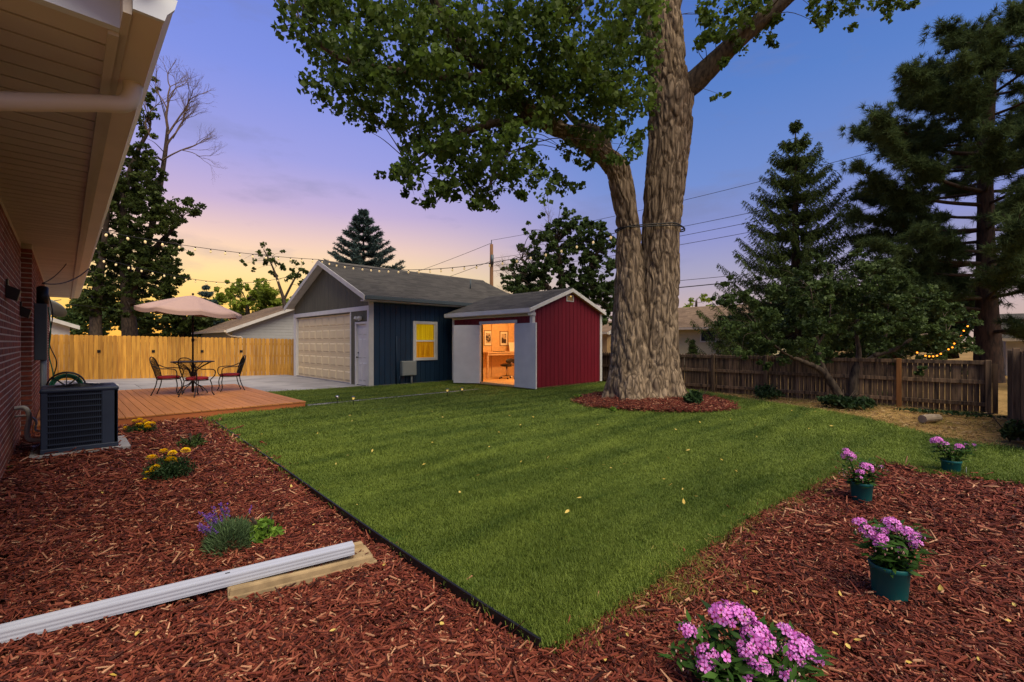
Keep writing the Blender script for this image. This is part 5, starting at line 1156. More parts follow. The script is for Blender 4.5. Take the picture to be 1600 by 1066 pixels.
clumps = [(462, 8, 24), (495, 25, 40), (540, 55, 50), (508, 98, 32), (555, 105, 48), (536, 155, 30), (600, 35, 60), (600, 125, 60), (660, 55, 60), (650, 145, 60), (592, 182, 26), (630, 195, 38), (690, 195, 50), (632, 262, 24), (612, 268, 15), (672, 268, 34), (720, 240, 45), (648, 305, 15), (733, 290, 32), (760, 322, 15), (700, 300, 18), (780, 240, 42), (805, 268, 28), (842, 268, 30), (872, 288, 18), (900, 293, 11), (720, 95, 60), (720, 15, 50), (780, 55, 60), (760, 145, 60), (795, 192, 45), (840, 35, 60), (850, 105, 60), (900, 55, 60), (930, 115, 60), (960, 55, 50), (900, 165, 50), (960, 165, 48), (985, 125, 40), (985, 190, 32), (975, 228, 24), (842, 158, 48), (992, 25, 40), (890, 240, 20), (925, 255, 12), (1098, 22, 22), (1095, 65, 18), (1122, 55, 26), (1150, 28, 34), (1182, 15, 30), (1200, 42, 20), (1140, 95, 14), (1212, 65, 10), (1122, 146, 11), (1165, 70, 16), (1265, 12, 14), (1300, 15, 22), (1340, 12, 24), (1390, 8, 22), (1430, 12, 12), (1280, 38, 8), (575, 205, 12), (668, 310, 10), (690, 240, 30), (650, 225, 22), (810, 300, 14), (775, 300, 15)]
lc, axs, tw = [], [], []
for (x, y, r) in clumps:
    layers = 2 if r > 16 else 1
    for k in range(layers):
        dd = -1.1 - .9 * max(0, (900 - x) / 460) + random.uniform(-1.6, 1.6) * (1 if r > 20 else .4)
        if x > 1080: dd = -.6 + random.uniform(-.6, .6)
        c = T(x + random.uniform(-.12, .12) * r, y + random.uniform(-.12, .12) * r, dd); rr = rpx(r) * (1 if layers > 1 else .9)
        n = int(.15 * r * r) + 25
        # sub-clumps make the outline uneven
        for s in range(max(2, int(r / 5))):
            o = in_ellipsoid(1, .4)[0] * np.array((rr, rr, rr * .9)) * 1.08; sr = rr * random.uniform(.16, .36) + .07; m = max(6, int(n / max(2, int(r / 5)) * random.uniform(.5, 1.5)))
            lc.append(np.array(c) + o + in_ellipsoid(m, .5) * np.array((sr, sr, sr * .75)))
        tw.append(tuple(c))
for k in range(75):          # the crown goes on above the frame
    x, y = random.uniform(420, 1450), random.uniform(-420, -45); c = T(x, y, random.uniform(-4, 3)); r = random.uniform(.6, 1.0)
    lc.append(np.array(c) + in_ellipsoid(230, .5) * r); tw.append(tuple(c))
part('branch', branch_set(limbs, tw, .009), 'bark_limb', big, smooth=True)
lc = np.concatenate(lc); ax = RNG.normal(size=lc.shape); ax[:, 2] -= .9
leaves_part('crown', lc, .10, .095, 'leaf_big', big, ax=ax, wide=.38, jit=.45)
# strap and lights cable round both stems
rt = MB(); zc = T(1000, 360).z; cA, cB = T(982, 360), T(1033, 360); loop = []
for i in range(41):
    a = 2 * PI * i / 40; u = RT * math.cos(a) + FW * math.sin(a); cc = cA if math.cos(a) < 0 else cB; rr = rpx(20.5) if math.cos(a) < 0 else rpx(34.5)
    loop.append(cc + u * rr + Vector((0, 0, .02 * math.sin(3 * a))))
for k in (-.014, .014): rt.tube([p + Vector((0, 0, k + .012 * math.sin(i * .8 + k * 90))) for i, p in enumerate(loop)], .016, 6, cap=False)
single('trunk_strap', rt, 'black', 'dark cable bundle wrapped round both stems of the big tree', 'strap', tuple(loop[0]), smooth=True)

# generic leafy tree ---------------------------------------------------
def leafy(name, label, foot, d, limbs_px, clumps_px, leaf_m, bark_m, leaf=.12, dens=.05, depth=1.0, group=None, bare=(), dd0=0, min_n=14, twig=.02):
    t = thing(name, label, 'tree', tuple(foot), group=group); mb = MB(); ls = []
    k = d / FPX
    for pts in limbs_px:
        p = spline([P(x, y, d + o) for (x, y, w, o) in pts], 5); mb.tube(p, lerp_list([w * k / 2 for (x, y, w, o) in pts], 5), 9); ls.append(p)
    part('trunk', mb, bark_m, t, smooth=True)
    lc, tw = [], []
    for (x, y, r) in clumps_px:
        R = r * k
        for q in range(2 if r > 14 else 1):
            c = P(x, y, d + dd0 + random.uniform(-depth, depth)); n = max(min_n, int(2.1 * dens * r * r)); m = max(2, int(r / 3.5))
            for s in range(m):
                o = in_ellipsoid(1, .4)[0] * R; sr = R * random.uniform(.3, .6); lc.append(np.array(c) + o + in_ellipsoid(max(5, int(n / m * random.uniform(.5, 1.5))), .5) * np.array((sr, sr, sr * .7)))
            tw.append(tuple(c))
    part('branch', branch_set(ls, tw, twig), bark_m, t, smooth=True)
    leaves_part('crown', np.concatenate(lc), leaf, leaf * .75, leaf_m, t)
    if bare:
        bm_ = MB()
        for (x, y, dx, dz, L, r, lev) in bare: fractal(bm_, P(x, y, d), (RT * dx + Vector((0, 0, dz)) + FW * random.uniform(-.15, .15)).normalized(), L, r, lev, .38, .12, 3, .66)
        part('bare_branch', bm_, 'twig', t)
    return t
def fill(poly, n, rlo, rhi):
    xs, ys = [p[0] for p in poly], [p[1] for p in poly]; out = []
    while len(out) < n:
        x, y = random.uniform(min(xs), max(xs)), random.uniform(min(ys), max(ys))
        if inside(poly, np.array([x]), np.array([y]))[0]: out.append((x, y, random.uniform(rlo, rhi)))
    return out
# left tree behind the cedar fence, bare at its top
ltc = fill([(150, 270), (205, 225), (235, 235), (255, 275), (270, 330), (285, 400), (270, 460), (240, 490), (150, 515), (125, 490), (130, 380)], 310, 6, 16) + [(298, 325, 16), (308, 330, 8), (285, 318, 14), (265, 345, 14), (292, 392, 10), (272, 430, 16), (262, 452, 18), (235, 120, 10), (225, 150, 12), (222, 200, 12), (240, 165, 12), (232, 185, 14), (225, 215, 14), (243, 140, 9), (290, 345, 12), (215, 140, 10), (205, 180, 15), (275, 415, 12), (255, 470, 12), (240, 300, 20)]
leafy('locust_tree', 'tall dark leafy tree with bare upper branches behind the cedar fence', G(195, 570), 30, [[(205, 560, 24, 0), (200, 480, 18, 0), (195, 400, 14, 0), (192, 340, 10, 0), (205, 260, 7, 0), (235, 200, 4, 0)], [(200, 470, 13, 0), (225, 400, 10, 0), (245, 320, 8, .3), (258, 240, 6, .4), (262, 200, 4, .4)], [(150, 560, 18, -1), (150, 480, 14, -1), (160, 400, 9, -1), (170, 320, 5, -1)], [(222, 410, 11, .2), (250, 380, 8, .5), (285, 340, 3, .8)]], ltc, 'leaf_left', 'bark_dark', .19, .42, 1.8,
      bare=[(262, 200, .1, 1, 1.5, .09, 5), (258, 240, .55, .8, 1.5, .08, 5), (255, 250, .9, .45, 1.4, .06, 5), (236, 215, -.1, 1, 1.4, .06, 4), (262, 210, .5, .9, 1.6, .07, 5)])
leafy('young_tree', 'small sparse tree standing left of the garage gable, seen against the sunset', G(450, 562), 34, [[(447, 545, 8, 0), (445, 480, 6, 0), (436, 445, 4, 0), (425, 415, 2.5, 0), (412, 390, 1.5, 0)], [(443, 470, 4, 0), (458, 440, 3, 0), (470, 420, 1.5, 0)]], [(416, 382, 8), (424, 392, 9), (405, 398, 8), (395, 408, 6), (381, 405, 6), (384, 412, 4), (415, 410, 10), (430, 405, 9), (438, 415, 11), (455, 415, 10), (470, 410, 8), (462, 428, 12), (475, 425, 9), (450, 435, 10), (440, 395, 6), (425, 425, 10), (400, 420, 6), (478, 440, 8), (470, 450, 10)], 'leaf_left', 'bark_dark', .22, .30, .8, min_n=22, twig=.012)
bg_c = fill([(335, 455), (352, 440), (380, 448), (405, 445), (430, 455), (455, 465), (452, 505), (335, 505)], 50, 9, 16)
leafy('bright_tree', 'bright yellow-green tree crown glowing behind the grey neighbour house', G(390, 556), 48, [[(390, 545, 10, 0), (388, 500, 8, 0), (385, 470, 4, 0)]], bg_c, 'leaf_bright', 'bark_dark', .38, .30, 2.0, min_n=30)
leafy('dark_bush_tree', 'dark low tree crown behind the umbrella and cedar fence', G(285, 560), 38, [[(285, 550, 10, 0), (285, 500, 7, 0), (282, 490, 4, 0)]], fill([(205, 490), (260, 478), (325, 482), (345, 500), (340, 525), (205, 528)], 55, 9, 16), 'leaf_left', 'bark_dark', .3, .30, 1.2, min_n=30)
# dense tree behind the red shed
dc = fill([(815, 370), (835, 345), (870, 335), (905, 345), (940, 350), (962, 385), (968, 500), (900, 505), (820, 475), (790, 440), (800, 410)], 330, 7, 14) + [(880, 330, 7), (876, 322, 4), (850, 342, 9), (920, 342, 10), (940, 350, 8), (790, 425, 9), (800, 450, 12), (785, 440, 6)]
leafy('dense_tree', 'dense rounded green tree behind the red shed with bare twigs on one side', G(880, 572), 27, [[(880, 560, 20, 0), (880, 500, 16, 0), (878, 440, 11, 0), (870, 380, 5, 0)], [(880, 490, 10, 0), (850, 440, 7, 0), (815, 405, 4, 0)], [(880, 480, 10, 0), (915, 430, 7, 0), (940, 380, 4, 0)]], dc, 'leaf_dense', 'bark_dark', .19, .36, 1.5,
      bare=[(850, 440, -.6, .9, 1.0, .04, 5), (830, 450, -.8, .6, .9, .035, 5), (860, 370, -.1, 1, .7, .03, 4), (825, 470, -.9, .35, .9, .03, 4), (870, 400, -.5, .8, .9, .03, 4)])
leafy('distant_tree', 'pale green distant tree top above the beige house roof', G(1085, 556), 48, [[(1090, 545, 8, 0), (1088, 500, 5, 0), (1088, 470, 3, 0)]], [(1075, 478, 10), (1090, 465, 10), (1100, 475, 12), (1085, 485, 12), (1065, 485, 8), (1103, 458, 7), (1110, 485, 10)], 'leaf_bright', 'bark_dark', .34, .30, 1, min_n=30)
leafy('backing_tree', 'dark green tree mass behind the old fence between the spruce and the pine', G(1400, 566), 27, [[(1400, 560, 16, 0), (1395, 500, 10, 0), (1390, 460, 6, 0)], [(1490, 560, 14, 0), (1480, 500, 9, 0)]], fill([(1130, 500), (1200, 480), (1300, 450), (1360, 440), (1480, 440), (1540, 480), (1540, 550), (1130, 550)], 130, 14, 24), 'leaf_shrub', 'bark_dark', .24, .22, 1.5, min_n=24)
# the two old apple trees before the fence
ap1 = [(1140, 470, 16), (1128, 500, 14), (1150, 515, 18), (1165, 470, 16), (1175, 530, 20), (1190, 495, 20), (1205, 540, 20), (1215, 460, 18), (1225, 505, 22), (1240, 550, 20), (1245, 470, 20), (1255, 430, 16), (1262, 510, 22), (1275, 460, 20), (1280, 545, 18), (1290, 420, 16), (1295, 500, 20), (1135, 440, 10), (1120, 470, 10), (1160, 550, 14), (1195, 570, 12), (1270, 400, 10), (1180, 440, 10), (1235, 440, 14), (1300, 560, 12), (1215, 420, 10)]
ap2 = [(1315, 440, 20), (1325, 480, 22), (1330, 530, 18), (1345, 420, 18), (1355, 460, 22), (1365, 505, 22), (1370, 545, 16), (1390, 440, 20), (1395, 480, 22), (1405, 525, 20), (1420, 455, 20), (1430, 500, 22), (1435, 545, 18), (1455, 470, 20), (1465, 515, 20), (1465, 560, 14), (1485, 485, 18), (1495, 535, 18), (1505, 575, 10), (1510, 500, 14), (1520, 545, 12), (1340, 400, 12), (1400, 570, 12), (1440, 575, 10), (1480, 572, 10), (1380, 410, 12), (1420, 420, 12)]
leafy('apple_tree', 'old leaning apple tree with pale forked trunk before the weathered fence', G(1312, 630), 11.25, [[(1318, 632, 13, 0), (1300, 600, 12, 0), (1282, 578, 10, 0), (1255, 565, 7, 0), (1225, 552, 4, 0), (1190, 520, 2.5, 0)], [(1300, 602, 10, 0), (1284, 570, 8, 0), (1277, 535, 6, .1), (1274, 500, 3.5, .1), (1266, 450, 2, .1)], [(1277, 540, 4, 0), (1295, 505, 2.5, 0), (1298, 450, 1.5, 0)]], ap1, 'leaf_apple', 'bark_limb', .085, .42, 1.1, dd0=-.05, twig=.005)
leafy('apple_tree', 'old upright apple tree with twisted trunk and low side limb before the weathered fence', G(1338, 630), 11.4, [[(1334, 632, 15, 0), (1333, 600, 14, 0), (1338, 575, 12, 0), (1342, 550, 7, 0), (1338, 510, 4, 0), (1352, 460, 2, 0)], [(1340, 572, 10, 0), (1372, 552, 7, -.1), (1384, 525, 4, -.1), (1388, 470, 2, 0)], [(1365, 556, 7, -.1), (1400, 545, 6, -.2), (1435, 525, 4, -.2), (1480, 520, 2, -.2)]], ap2, 'leaf_apple', 'bark_limb', .085, .42, 1.1, dd0=-.05, twig=.005)

# conifers ----------------------------------------------------------------
def needle_arrays(c, ax, L, W):
    n = len(c); ax = unit(ax); s = unit(np.cross(ax, RNG.normal(size=(n, 3)))); L = np.broadcast_to(L, n)[:, None]; W = np.broadcast_to(W, n)[:, None]
    V = np.stack([c - s * W * .5, c + s * W * .5, c + ax * L], 1).reshape(-1, 3); return V, np.arange(3 * n).reshape(-1, 3)
def spruce(name, label, foot, d, px, top, bot, hw, whorls, needle_m, bp=11, droop=.55, nl=.11, keep=1.0, hang=.95, rv=.8):
    t = thing(name, label, 'tree', tuple(foot)); k = d / FPX; c = P(px, top, d); base = P(px, bot, d); H = c.z - base.z
    mb = MB(); mb.tube([(c.x, c.y, max(-.05, base.z - 3)), (c.x, c.y, base.z + H * .5), (c.x, c.y, c.z)], [.02 * H + .03, .012 * H + .02, .01], 10); part('trunk', mb, 'bark_dark', t, smooth=True)
    br = MB(); CC, AX = [], []
    for w in range(whorls):
        f = (w + .3) / whorls; z = c.z - H * f; R0 = hw * k * (f ** .82) * 1.0
        for j in range(bp):
            a = 2 * PI * (j / bp) + w * 1.3 + random.uniform(-.25, .25); R = R0 * random.uniform(rv, 1.06); dx, dy = math.cos(a), math.sin(a)
            zz = z + random.uniform(-.2, .2) * H / whorls
            pts = [Vector((c.x + dx * R * u, c.y + dy * R * u, zz + droop * R * (-.55 * u + .95 * u * u))) for u in (0, .25, .5, .75, 1)]
            br.tube(pts, [.03 * (f + .3), .022, .016, .01, .004], 4, cap=False)
            nn = int(9 + R * 11)
            for u in np.linspace(.12, 1, nn):
                i = min(3, int(u * 4)); p = np.array(pts[i].lerp(pts[i + 1], u * 4 - i)); tg = np.array((pts[i + 1] - pts[i]).normalized())
                for sd_ in (-1, 1):      # hanging side twigs
                    tl = (.34 * (1 - .55 * u) * min(1, R) + .14) * random.uniform(.6, 1.2); side = np.array((-dy, dx, 0)) * sd_
                    da = tg * .35 + side * .38 + np.array((0, 0, -hang * random.uniform(.5, 1.2))); da /= np.linalg.norm(da)
                    m = max(5, int(tl / .028 * keep)); s = RNG.uniform(0, 1, m)[:, None]; CC.append(p + da * tl * s); AX.append(da + RNG.normal(size=(m, 3)) * .55)
    part('branch', br, 'bark_dark', t)
    V, F = needle_arrays(np.concatenate(CC), np.concatenate(AX), nl, nl * .3)
    link(bpy.data.objects.new('crown', fast_mesh('crown', V - np.array(wloc(t)), F, needle_m)), t); return t
spruce('spruce_tree', 'tall conical spruce with drooping branches behind the old fence', G(1243, 582), 22, 1243, 188, 600, 160, 15, 'needle', 15, .85, .12, 1.15)
spruce('blue_spruce', 'small blue spruce top rising behind the garage roof', G(567, 560), 42, 568, 330, 520, 105, 15, 'needle_blue', 10, .5, .3, .42, .1)
spruce('small_spruce', 'little dark spruce tip behind the patio umbrella', G(322, 558), 46, 322, 444, 540, 40, 9, 'needle_blue', 8, .2, .3, .35)
spruce('young_spruce', 'tiny young spruce before the beige house wall', G(1082, 570), 24, 1082, 530, 575, 12, 7, 'needle', 7, .3, .1, .6)
# big pine: limbs with round needle tufts
pt = thing('pine_tree', 'huge dark long-needled pine tree beyond the old fence at the side', 'tree', tuple(G(1545, 596))); PD = 17.5
pk_ = PD / FPX; tm = MB(); trunkp = spline([P(1545, 600, PD), P(1543, 520, PD), P(1541, 430, PD), P(1540, 340, PD), P(1540, 240, PD), P(1546, 150, PD), P(1552, 90, PD), P(1556, 40, PD)], 5)
bark_limb(tm, trunkp, lerp_list([x * pk_ for x in (18, 15, 11.5, 9.5, 8.5, 7, 5, 2.5)], 5), 40, .08, .03, 12, k1=6, k2=1.2); part('trunk', tm, 'pine_bark', pt, smooth=True)
lb = MB(); CC, AX = [], []; tips = []
def pine_limb(z_px, ang, R, rise, r0, tl=.26):
    c = min(trunkp, key=lambda p: abs(p.z - P(0, z_px, PD).z)); u = RT * math.cos(ang) + FW * math.sin(ang)
    pts = spline([c, c + u * R * .35 + Vector((0, 0, rise * R * .1)), c + u * R * .7 + Vector((0, 0, rise * R * .45 + random.uniform(-.2, .2))), c + u * R + Vector((0, 0, rise * R))], 6)
    lb.tube(pts, lerp_list([r0, r0 * .75, r0 * .5, r0 * .15], 6), 6, cap=False)
    for q in range(int(10 + R * 9)):
        f = random.uniform(.3, 1) ** .8; i = min(len(pts) - 2, int(f * (len(pts) - 1))); p = pts[i]; L_ = random.uniform(.25, .95) * (1.15 - .45 * f)
        dv_ = (u * random.uniform(.1, 1) + Vector((random.gauss(0, .6), random.gauss(0, .6), random.gauss(.15, .45)))).normalized(); e = p + dv_ * L_
        lb.tube([p, p.lerp(e, .5) + Vector((0, 0, -.03)), e], [.014, .011, .006], 4, cap=False)
        for s in range(5):
            g = e - dv_ * L_ * .24 * s + Vector((random.gauss(0, .08), random.gauss(0, .08), random.gauss(0, .06))); tips.append((g, dv_))
random.seed(21)
for i in range(64):
    zp = 48 + i * 7.5 + random.uniform(-8, 8); f = i / 64
    R = min(4.9, 2.3 + 6.0 * f) * random.uniform(.55, 1.0)
    if zp < 75: R *= .6
    pine_limb(zp, i * 2.399 + random.uniform(-.3, .3), R, (random.uniform(.45, .95) - .62 * f) * min(1, .15 + 3.2 * f), .05 + .03 * f)
for (zp, a, R, rise) in ((330, 3.05, 4.6, .38), (300, 3.3, 4.8, .5), (235, 2.9, 3.6, .55), (420, 3.2, 4.4, .16), (420, 2.8, 3.9, -.05), (190, 3.2, 3.4, .5), (150, 3.0, 2.6, .45), (360, 2.7, 4.3, .25), (470, 3.3, 4.0, .05)): pine_limb(zp, a, R, rise, .085)
part('branch', lb, 'pine_bark', pt, smooth=True)
for (g, dv_) in tips:
    m = 38; v = RNG.normal(size=(m, 3)) + np.array(dv_) * .9; CC.append(np.array(g) + RNG.normal(size=(m, 3)) * .03); AX.append(v)
V, F = needle_arrays(np.concatenate(CC), np.concatenate(AX), .26, .024); link(bpy.data.objects.new('crown', fast_mesh('crown', V - np.array(wloc(pt)), F, 'needle_pine')), pt)
random.seed(5)

# far tree belt and shrubs --------------------------------------------------
far_trees = [(-10, 60, 7), (2, 66, 6), (12, 70, 7), (22, 64, 6), (33, 58, 6.5), (42, 48, 6), (50, 40, 7), (56, 30, 6), (60, 18, 6.5), (62, 6, 6), (60, -8, 7), (52, -18, 6.5), (46, -26, 6)]
def far_tree(x, y, h, label):
    t = thing('far_tree', label, 'tree', (x, y, 0), group='distant trees along the skyline'); mb = MB(); mb.tube([(x, y, -.05), (x + .2, y, h * .35), (x, y, h * .8)], [.3, .22, .06], 8); part('trunk', mb, 'bark_dark', t, smooth=True)
    cs = []
    for q in range(26):
        o = in_ellipsoid(1, .5)[0] * np.array((h * .48, h * .48, h * .34)) + np.array((x, y, h * .64)); cs.append(o + in_ellipsoid(90, .5) * h * .15)
    leaves_part('crown', np.concatenate(cs), .42, .34, 'leaf_dense', t)
for i, (x, y, h) in enumerate(far_trees): far_tree(x, y, h, 'distant round green tree on the skyline beyond the yard')
def shrub(name, label, c, r, n, leaf, m, cat='shrub', ax=None, stems=5):
    t = thing(name, label, cat, tuple(c)); mb = MB(); c = Vector(c)
    for i in range(stems): a = random.uniform(0, 2 * PI); mb.tube(spline([c + Vector((0, 0, -.02)), c + Vector((math.cos(a) * r[0] * .3, math.sin(a) * r[1] * .3, r[2] * .7)), c + Vector((math.cos(a) * r[0] * .7, math.sin(a) * r[1] * .7, r[2] * 1.4))], 3), .008, 5)
    part('stem', mb, 'bark_dark', t); cs = []
    for q in range(max(4, n // 60)):
        o = in_ellipsoid(1, .4)[0] * np.array(r) * .75; o[2] = abs(o[2]) * 1.0; cs.append(np.array(c) + o + np.array((0, 0, r[2] * .35)) + in_ellipsoid(60, .5) * np.array(r) * .4)
    p = np.concatenate(cs); p[:, 2] = np.maximum(p[:, 2], c.z + .01); leaves_part('foliage', p, leaf, leaf * .5, m, t); return t
shrub('fence_shrub', 'low dark shrub against the old fence nearest the big trunk', G(1197, 622), (.42, .42, .26), 900, .09, 'leaf_shrub')
shrub('fence_shrub', 'wide dark shrub round the feet of the two apple trees', G(1318, 636), (.62, .62, .26), 1500, .10, 'leaf_shrub')
shrub('fence_shrub', 'pale green leafy weed beside the apple trees at the fence', G(1378, 618, .05), (.3, .3, .12), 300, .09, 'leaf_light')
shrub('fence_shrub', 'green leafy bush at the foot of the side fence post', G(1578, 688), (.26, .26, .24), 500, .10, 'leaf_apple')
shrub('creeping_plant', 'low dark creeping plant along the bottom of the old fence rail', G(1485, 648), (.5, .9, .06), 500, .07, 'leaf_shrub', 'plant')
shrub('tree_plant', 'broad-leaved green plant at the foot of the big trunk', G(1086, 634, .12), (.36, .36, .24), 420, .19, 'leaf_shrub', 'plant')
shrub('ring_plant', 'small yellow-green plant in the round mulch bed before the big trunk', G(960, 642, .12), (.1, .1, .07), 120, .06, 'leaf_light', 'plant', stems=3)
shrub('ring_plant', 'small leafy sprout on the shed side of the round mulch bed', G(905, 624, .1), (.15, .15, .09), 160, .07, 'leaf_light', 'plant', stems=3)
lgm = MB(); a, b = G(1441, 655, .06), G(1466, 653, .06); lgm.tube([a, a.lerp(b, .5), b], [.075, .085, .07], 14); single('cut_log', lgm, 'log', 'short grey cut log lying on the bare dirt', 'log', (a.x, a.y, 0), smooth=False)
bd = MB(); bd.beam(G(1590, 688, .02), P(1586, 668, G(1586, 690).dot(FW)), .05, .02); single('scrap_board', bd, 'log', 'short pale scrap board leaning at the side fence', 'board', tuple(G(1590, 688)))

# ------------------------------------------------------------------ pole, wires, string lights
PL = 33.0; pt_ = P(768, 382, PL); up_ = thing('utility_pole', 'wooden utility pole behind the garage roof carrying the power lines', 'utility pole', (pt_.x, pt_.y, 0))
b = MB(); b.tube([(pt_.x, pt_.y, -.1), (pt_.x, pt_.y, pt_.z)], [.17, .12], 12); part('pole', b, 'wood_pole', up_, smooth=True)
b = MB(); b.tube([pt_, pt_ + Vector((0, 0, .32))], .03, 8); part('insulator', b, 'darkgrey', up_)
b = MB(); b.tube([pt_ + Vector((-.1, -.18, -1.5)), pt_ + Vector((-.1, -.18, -.8))], .11, 10); part('terminal_box', b, 'darkgrey', up_, smooth=True)
def wire(a, b, s, r, label): 
    mb = MB(); mb.tube(sag(a, b, s, 28), r, 5); single('power_line', mb, 'wire', label, 'cable', tuple(a), smooth=True)
E = lambda px, py: P(px, py, 14)
wire(pt_ + Vector((0, 0, .3)), E(1900, 85), .5, .012, 'topmost power line running from the pole top across the pine')
wire(P(768, 404, PL), E(1900, 160), .5, .013, 'second power line down from the pole, passing behind the big trunk')
wire(P(768, 416, PL), E(1900, 180), .5, .013, 'third power line down from the pole, passing behind the big trunk')
wire(P(768, 424, PL), E(1900, 204), .55, .013, 'fourth power line down from the pole, passing behind the big trunk')
wire(P(768, 462, PL), P(1900, 345, 20), .3, .016, 'thin low telephone line above the beige house roof')
wire(P(768, 474, PL), P(1900, 352, 20), .3, .03, 'thick black low telephone cable above the beige house roof')
wire(pt_ + Vector((0, 0, .1)), P(480, 470, 60), .6, .016, 'power line leaving the pole towards the sunset, the upper one')
wire(P(768, 408, PL), P(480, 490, 60), .6, .016, 'power line leaving the pole towards the sunset, the lower one')
wire(P(110, 476, 26), P(420, 486, 40), .3, .012, 'thin pale wire low across the dark tree behind the cedar fence')
bulb = MB(); bulb.ball((0, 0, -.085), (.032, .032, .045), 10, 6); bulbm = mesh_of('bulb', bulb, 'bulb', smooth=True)
sk = MB(); sk.tube([(0, 0, -.055), (0, 0, .005)], .018, 8); skm = mesh_of('socket', sk, 'black', smooth=True)
def string(label, pts, sags, n, r=.009, scale=1.0, skip=0):
    path = []
    for i in range(len(pts) - 1): path += sag(pts[i], pts[i + 1], sags[i], 24)[(1 if i else 0):]
    t = thing('string_lights', label, 'string lights', tuple(path[0])); mb = MB(); mb.tube(path, r, 5); part('cable', mb, 'wire', t, smooth=True)
    cum = [0]
    for i in range(1, len(path)): cum.append(cum[-1] + (path[i] - path[i - 1]).length)
    for k in range(n):
        s = cum[-1] * (k + .5) / n; i = next(j for j in range(1, len(cum)) if cum[j] >= s); p = path[i - 1].lerp(path[i], (s - cum[i - 1]) / (cum[i] - cum[i - 1] + 1e-9)) - path[0]
        a = (random.gauss(0, .12), random.gauss(0, .12), 0)
        so_ = share('socket', skm, t, p, scale=(scale,) * 3, rot=a); share('bulb', bulbm, so_, (0, 0, 0))
    return t
gp = Vector((GX0 - .31, GYC, RZ + .05))
hA = Vector((.40, 15.2, SZ + .10)); hB = Vector((.40, 17.8, SZ + .05))
string('string of bulbs from the brick house gutter to the garage gable peak', [P(152, 360, 12.2), gp], [.12], 15, scale=1.0)
string('lower string of bulbs sagging before the sunset beside the garage', [P(152, 402, 15.5), P(300, 436, 18), P(452, 432, 21)], [.05, .22], 19, scale=1.0)
tk = T(968, 362, -.2)
string('string of bulbs from the garage gable peak to the big trunk', [gp, tk], [.62], 26, scale=.9)
am = MB(); am.ball((0, 0, 0), .018, 8, 6); amm = mesh_of('bulb', am, 'amber', smooth=True)
fl_ = thing('fairy_lights', 'glowing amber fairy lights hanging above the old fence by the pine', 'string lights', tuple(P(1515, 505, 10.7)))
fpts = spline([P(x, y, 10.62) for (x, y) in ((1514, 507), (1498, 527), (1490, 545), (1482, 546), (1470, 551), (1460, 556), (1446, 557), (1432, 550))], 6); mb = MB(); mb.tube(fpts, .006, 5); part('cable', mb, 'wire', fl_)
for (x, y) in ((1512, 510), (1506, 517), (1502, 525), (1496, 531), (1491, 537), (1488, 543), (1482, 546), (1470, 553), (1464, 556), (1458, 557), (1452, 557), (1446, 556), (1433, 551)): share('bulb', amm, fl_, P(x, y, 10.6) - fl_.location)
for i, (px, py, on) in enumerate(((527, 633, 0), (552, 634, 1), (699, 620, 1), (722, 618, 1))):
    c = G(px, py, LZ); t = thing('path_light', ['dark solar path light beside the deck end', 'lit solar path light nearest the deck end', 'lit solar path light on the deck side of the shed doors', 'lit solar path light closest to the shed doors'][i], 'path light', tuple(c), group='solar path lights along the edging')
    b = MB(); b.tube([c, c + Vector((0, 0, .14))], .008, 6); part('stake', b, 'black', t)
    b = MB(); b.lathe([(.016, .14), (.022, .15), (.026, .19)], 12, tuple(c)); part('lens', b, 'path_glow' if on else 'chrome', t, smooth=True)
    b = MB(); b.lathe([(.05, .192), (.052, .20), (.018, .22)], 14, tuple(c)); part('cap', b, 'chrome' if not on else 'darkgrey', t, smooth=True)

# ------------------------------------------------------------------ foreground: downspout, splash block, plants, leaves
sb = thing('splash_block', 'tan concrete splash block half buried in the mulch under the loose downspout', 'splash block', tuple(G(470, 905)))
A, B = G(356, 950), G(590, 886); d_ = (B - A).normalized(); nrm = Vector((-d_.y, d_.x, 0)); W_ = .29
def sbp(u, v, z): return A + d_ * u + nrm * v + Vector((0, 0, z + (.025 if z > 0 else 0)))
L_ = (B - A).length
b = MB(); b.hexa([sbp(0, 0, -.02), sbp(L_, 0, -.02), sbp(L_, W_, -.02), sbp(0, W_, -.02)], [sbp(0, 0, .035), sbp(L_, 0, .02), sbp(L_, W_, .02), sbp(0, W_, .035)]); part('base', b, 'concrete_warm', sb, bevel=.01)
for v0 in (0, W_ - .045):
    b = MB(); b.hexa([sbp(0, v0, .0), sbp(L_, v0, .0), sbp(L_, v0 + .045, .0), sbp(0, v0 + .045, .0)], [sbp(.01, v0 + .006, .075), sbp(L_ - .03, v0 + .006, .058), sbp(L_ - .03, v0 + .04, .058), sbp(.01, v0 + .04, .075)]); part('side_wall', b, 'concrete_warm', sb, bevel=.012)
ds = thing('loose_downspout', 'long white ribbed aluminium downspout lying across the mulch onto the splash block', 'downspout', tuple(G(300, 940)))
a0, a1 = G(-110, 1022, .05), G(552, 862, .085); a0.z = .062; a1.z = .112
dd_ = (a1 - a0).normalized(); sd_ = Vector((-dd_.y, dd_.x, 0)).normalized(); pw_, ph_ = .082, .062
prof = []
def corr(p, q, n_, out):       # shallow ribs along one side
    r = []
    for i in range(n_ * 4): 
        t = i / (n_ * 4); o = .0010 if (i % 4) in (1, 2) else 0; r.append((p[0] + (q[0] - p[0]) * t + out[0] * o, p[1] + (q[1] - p[1]) * t + out[1] * o))
    return r
h, w = ph_ / 2, pw_ / 2
prof = corr((-w, -h), (w, -h), 2, (0, -1)) + corr((w, -h), (w, h), 3, (1, 0)) + corr((w, h), (-w, h), 2, (0, 1)) + corr((-w, h), (-w, -h), 3, (-1, 0))
n_ = len(prof); vs = []
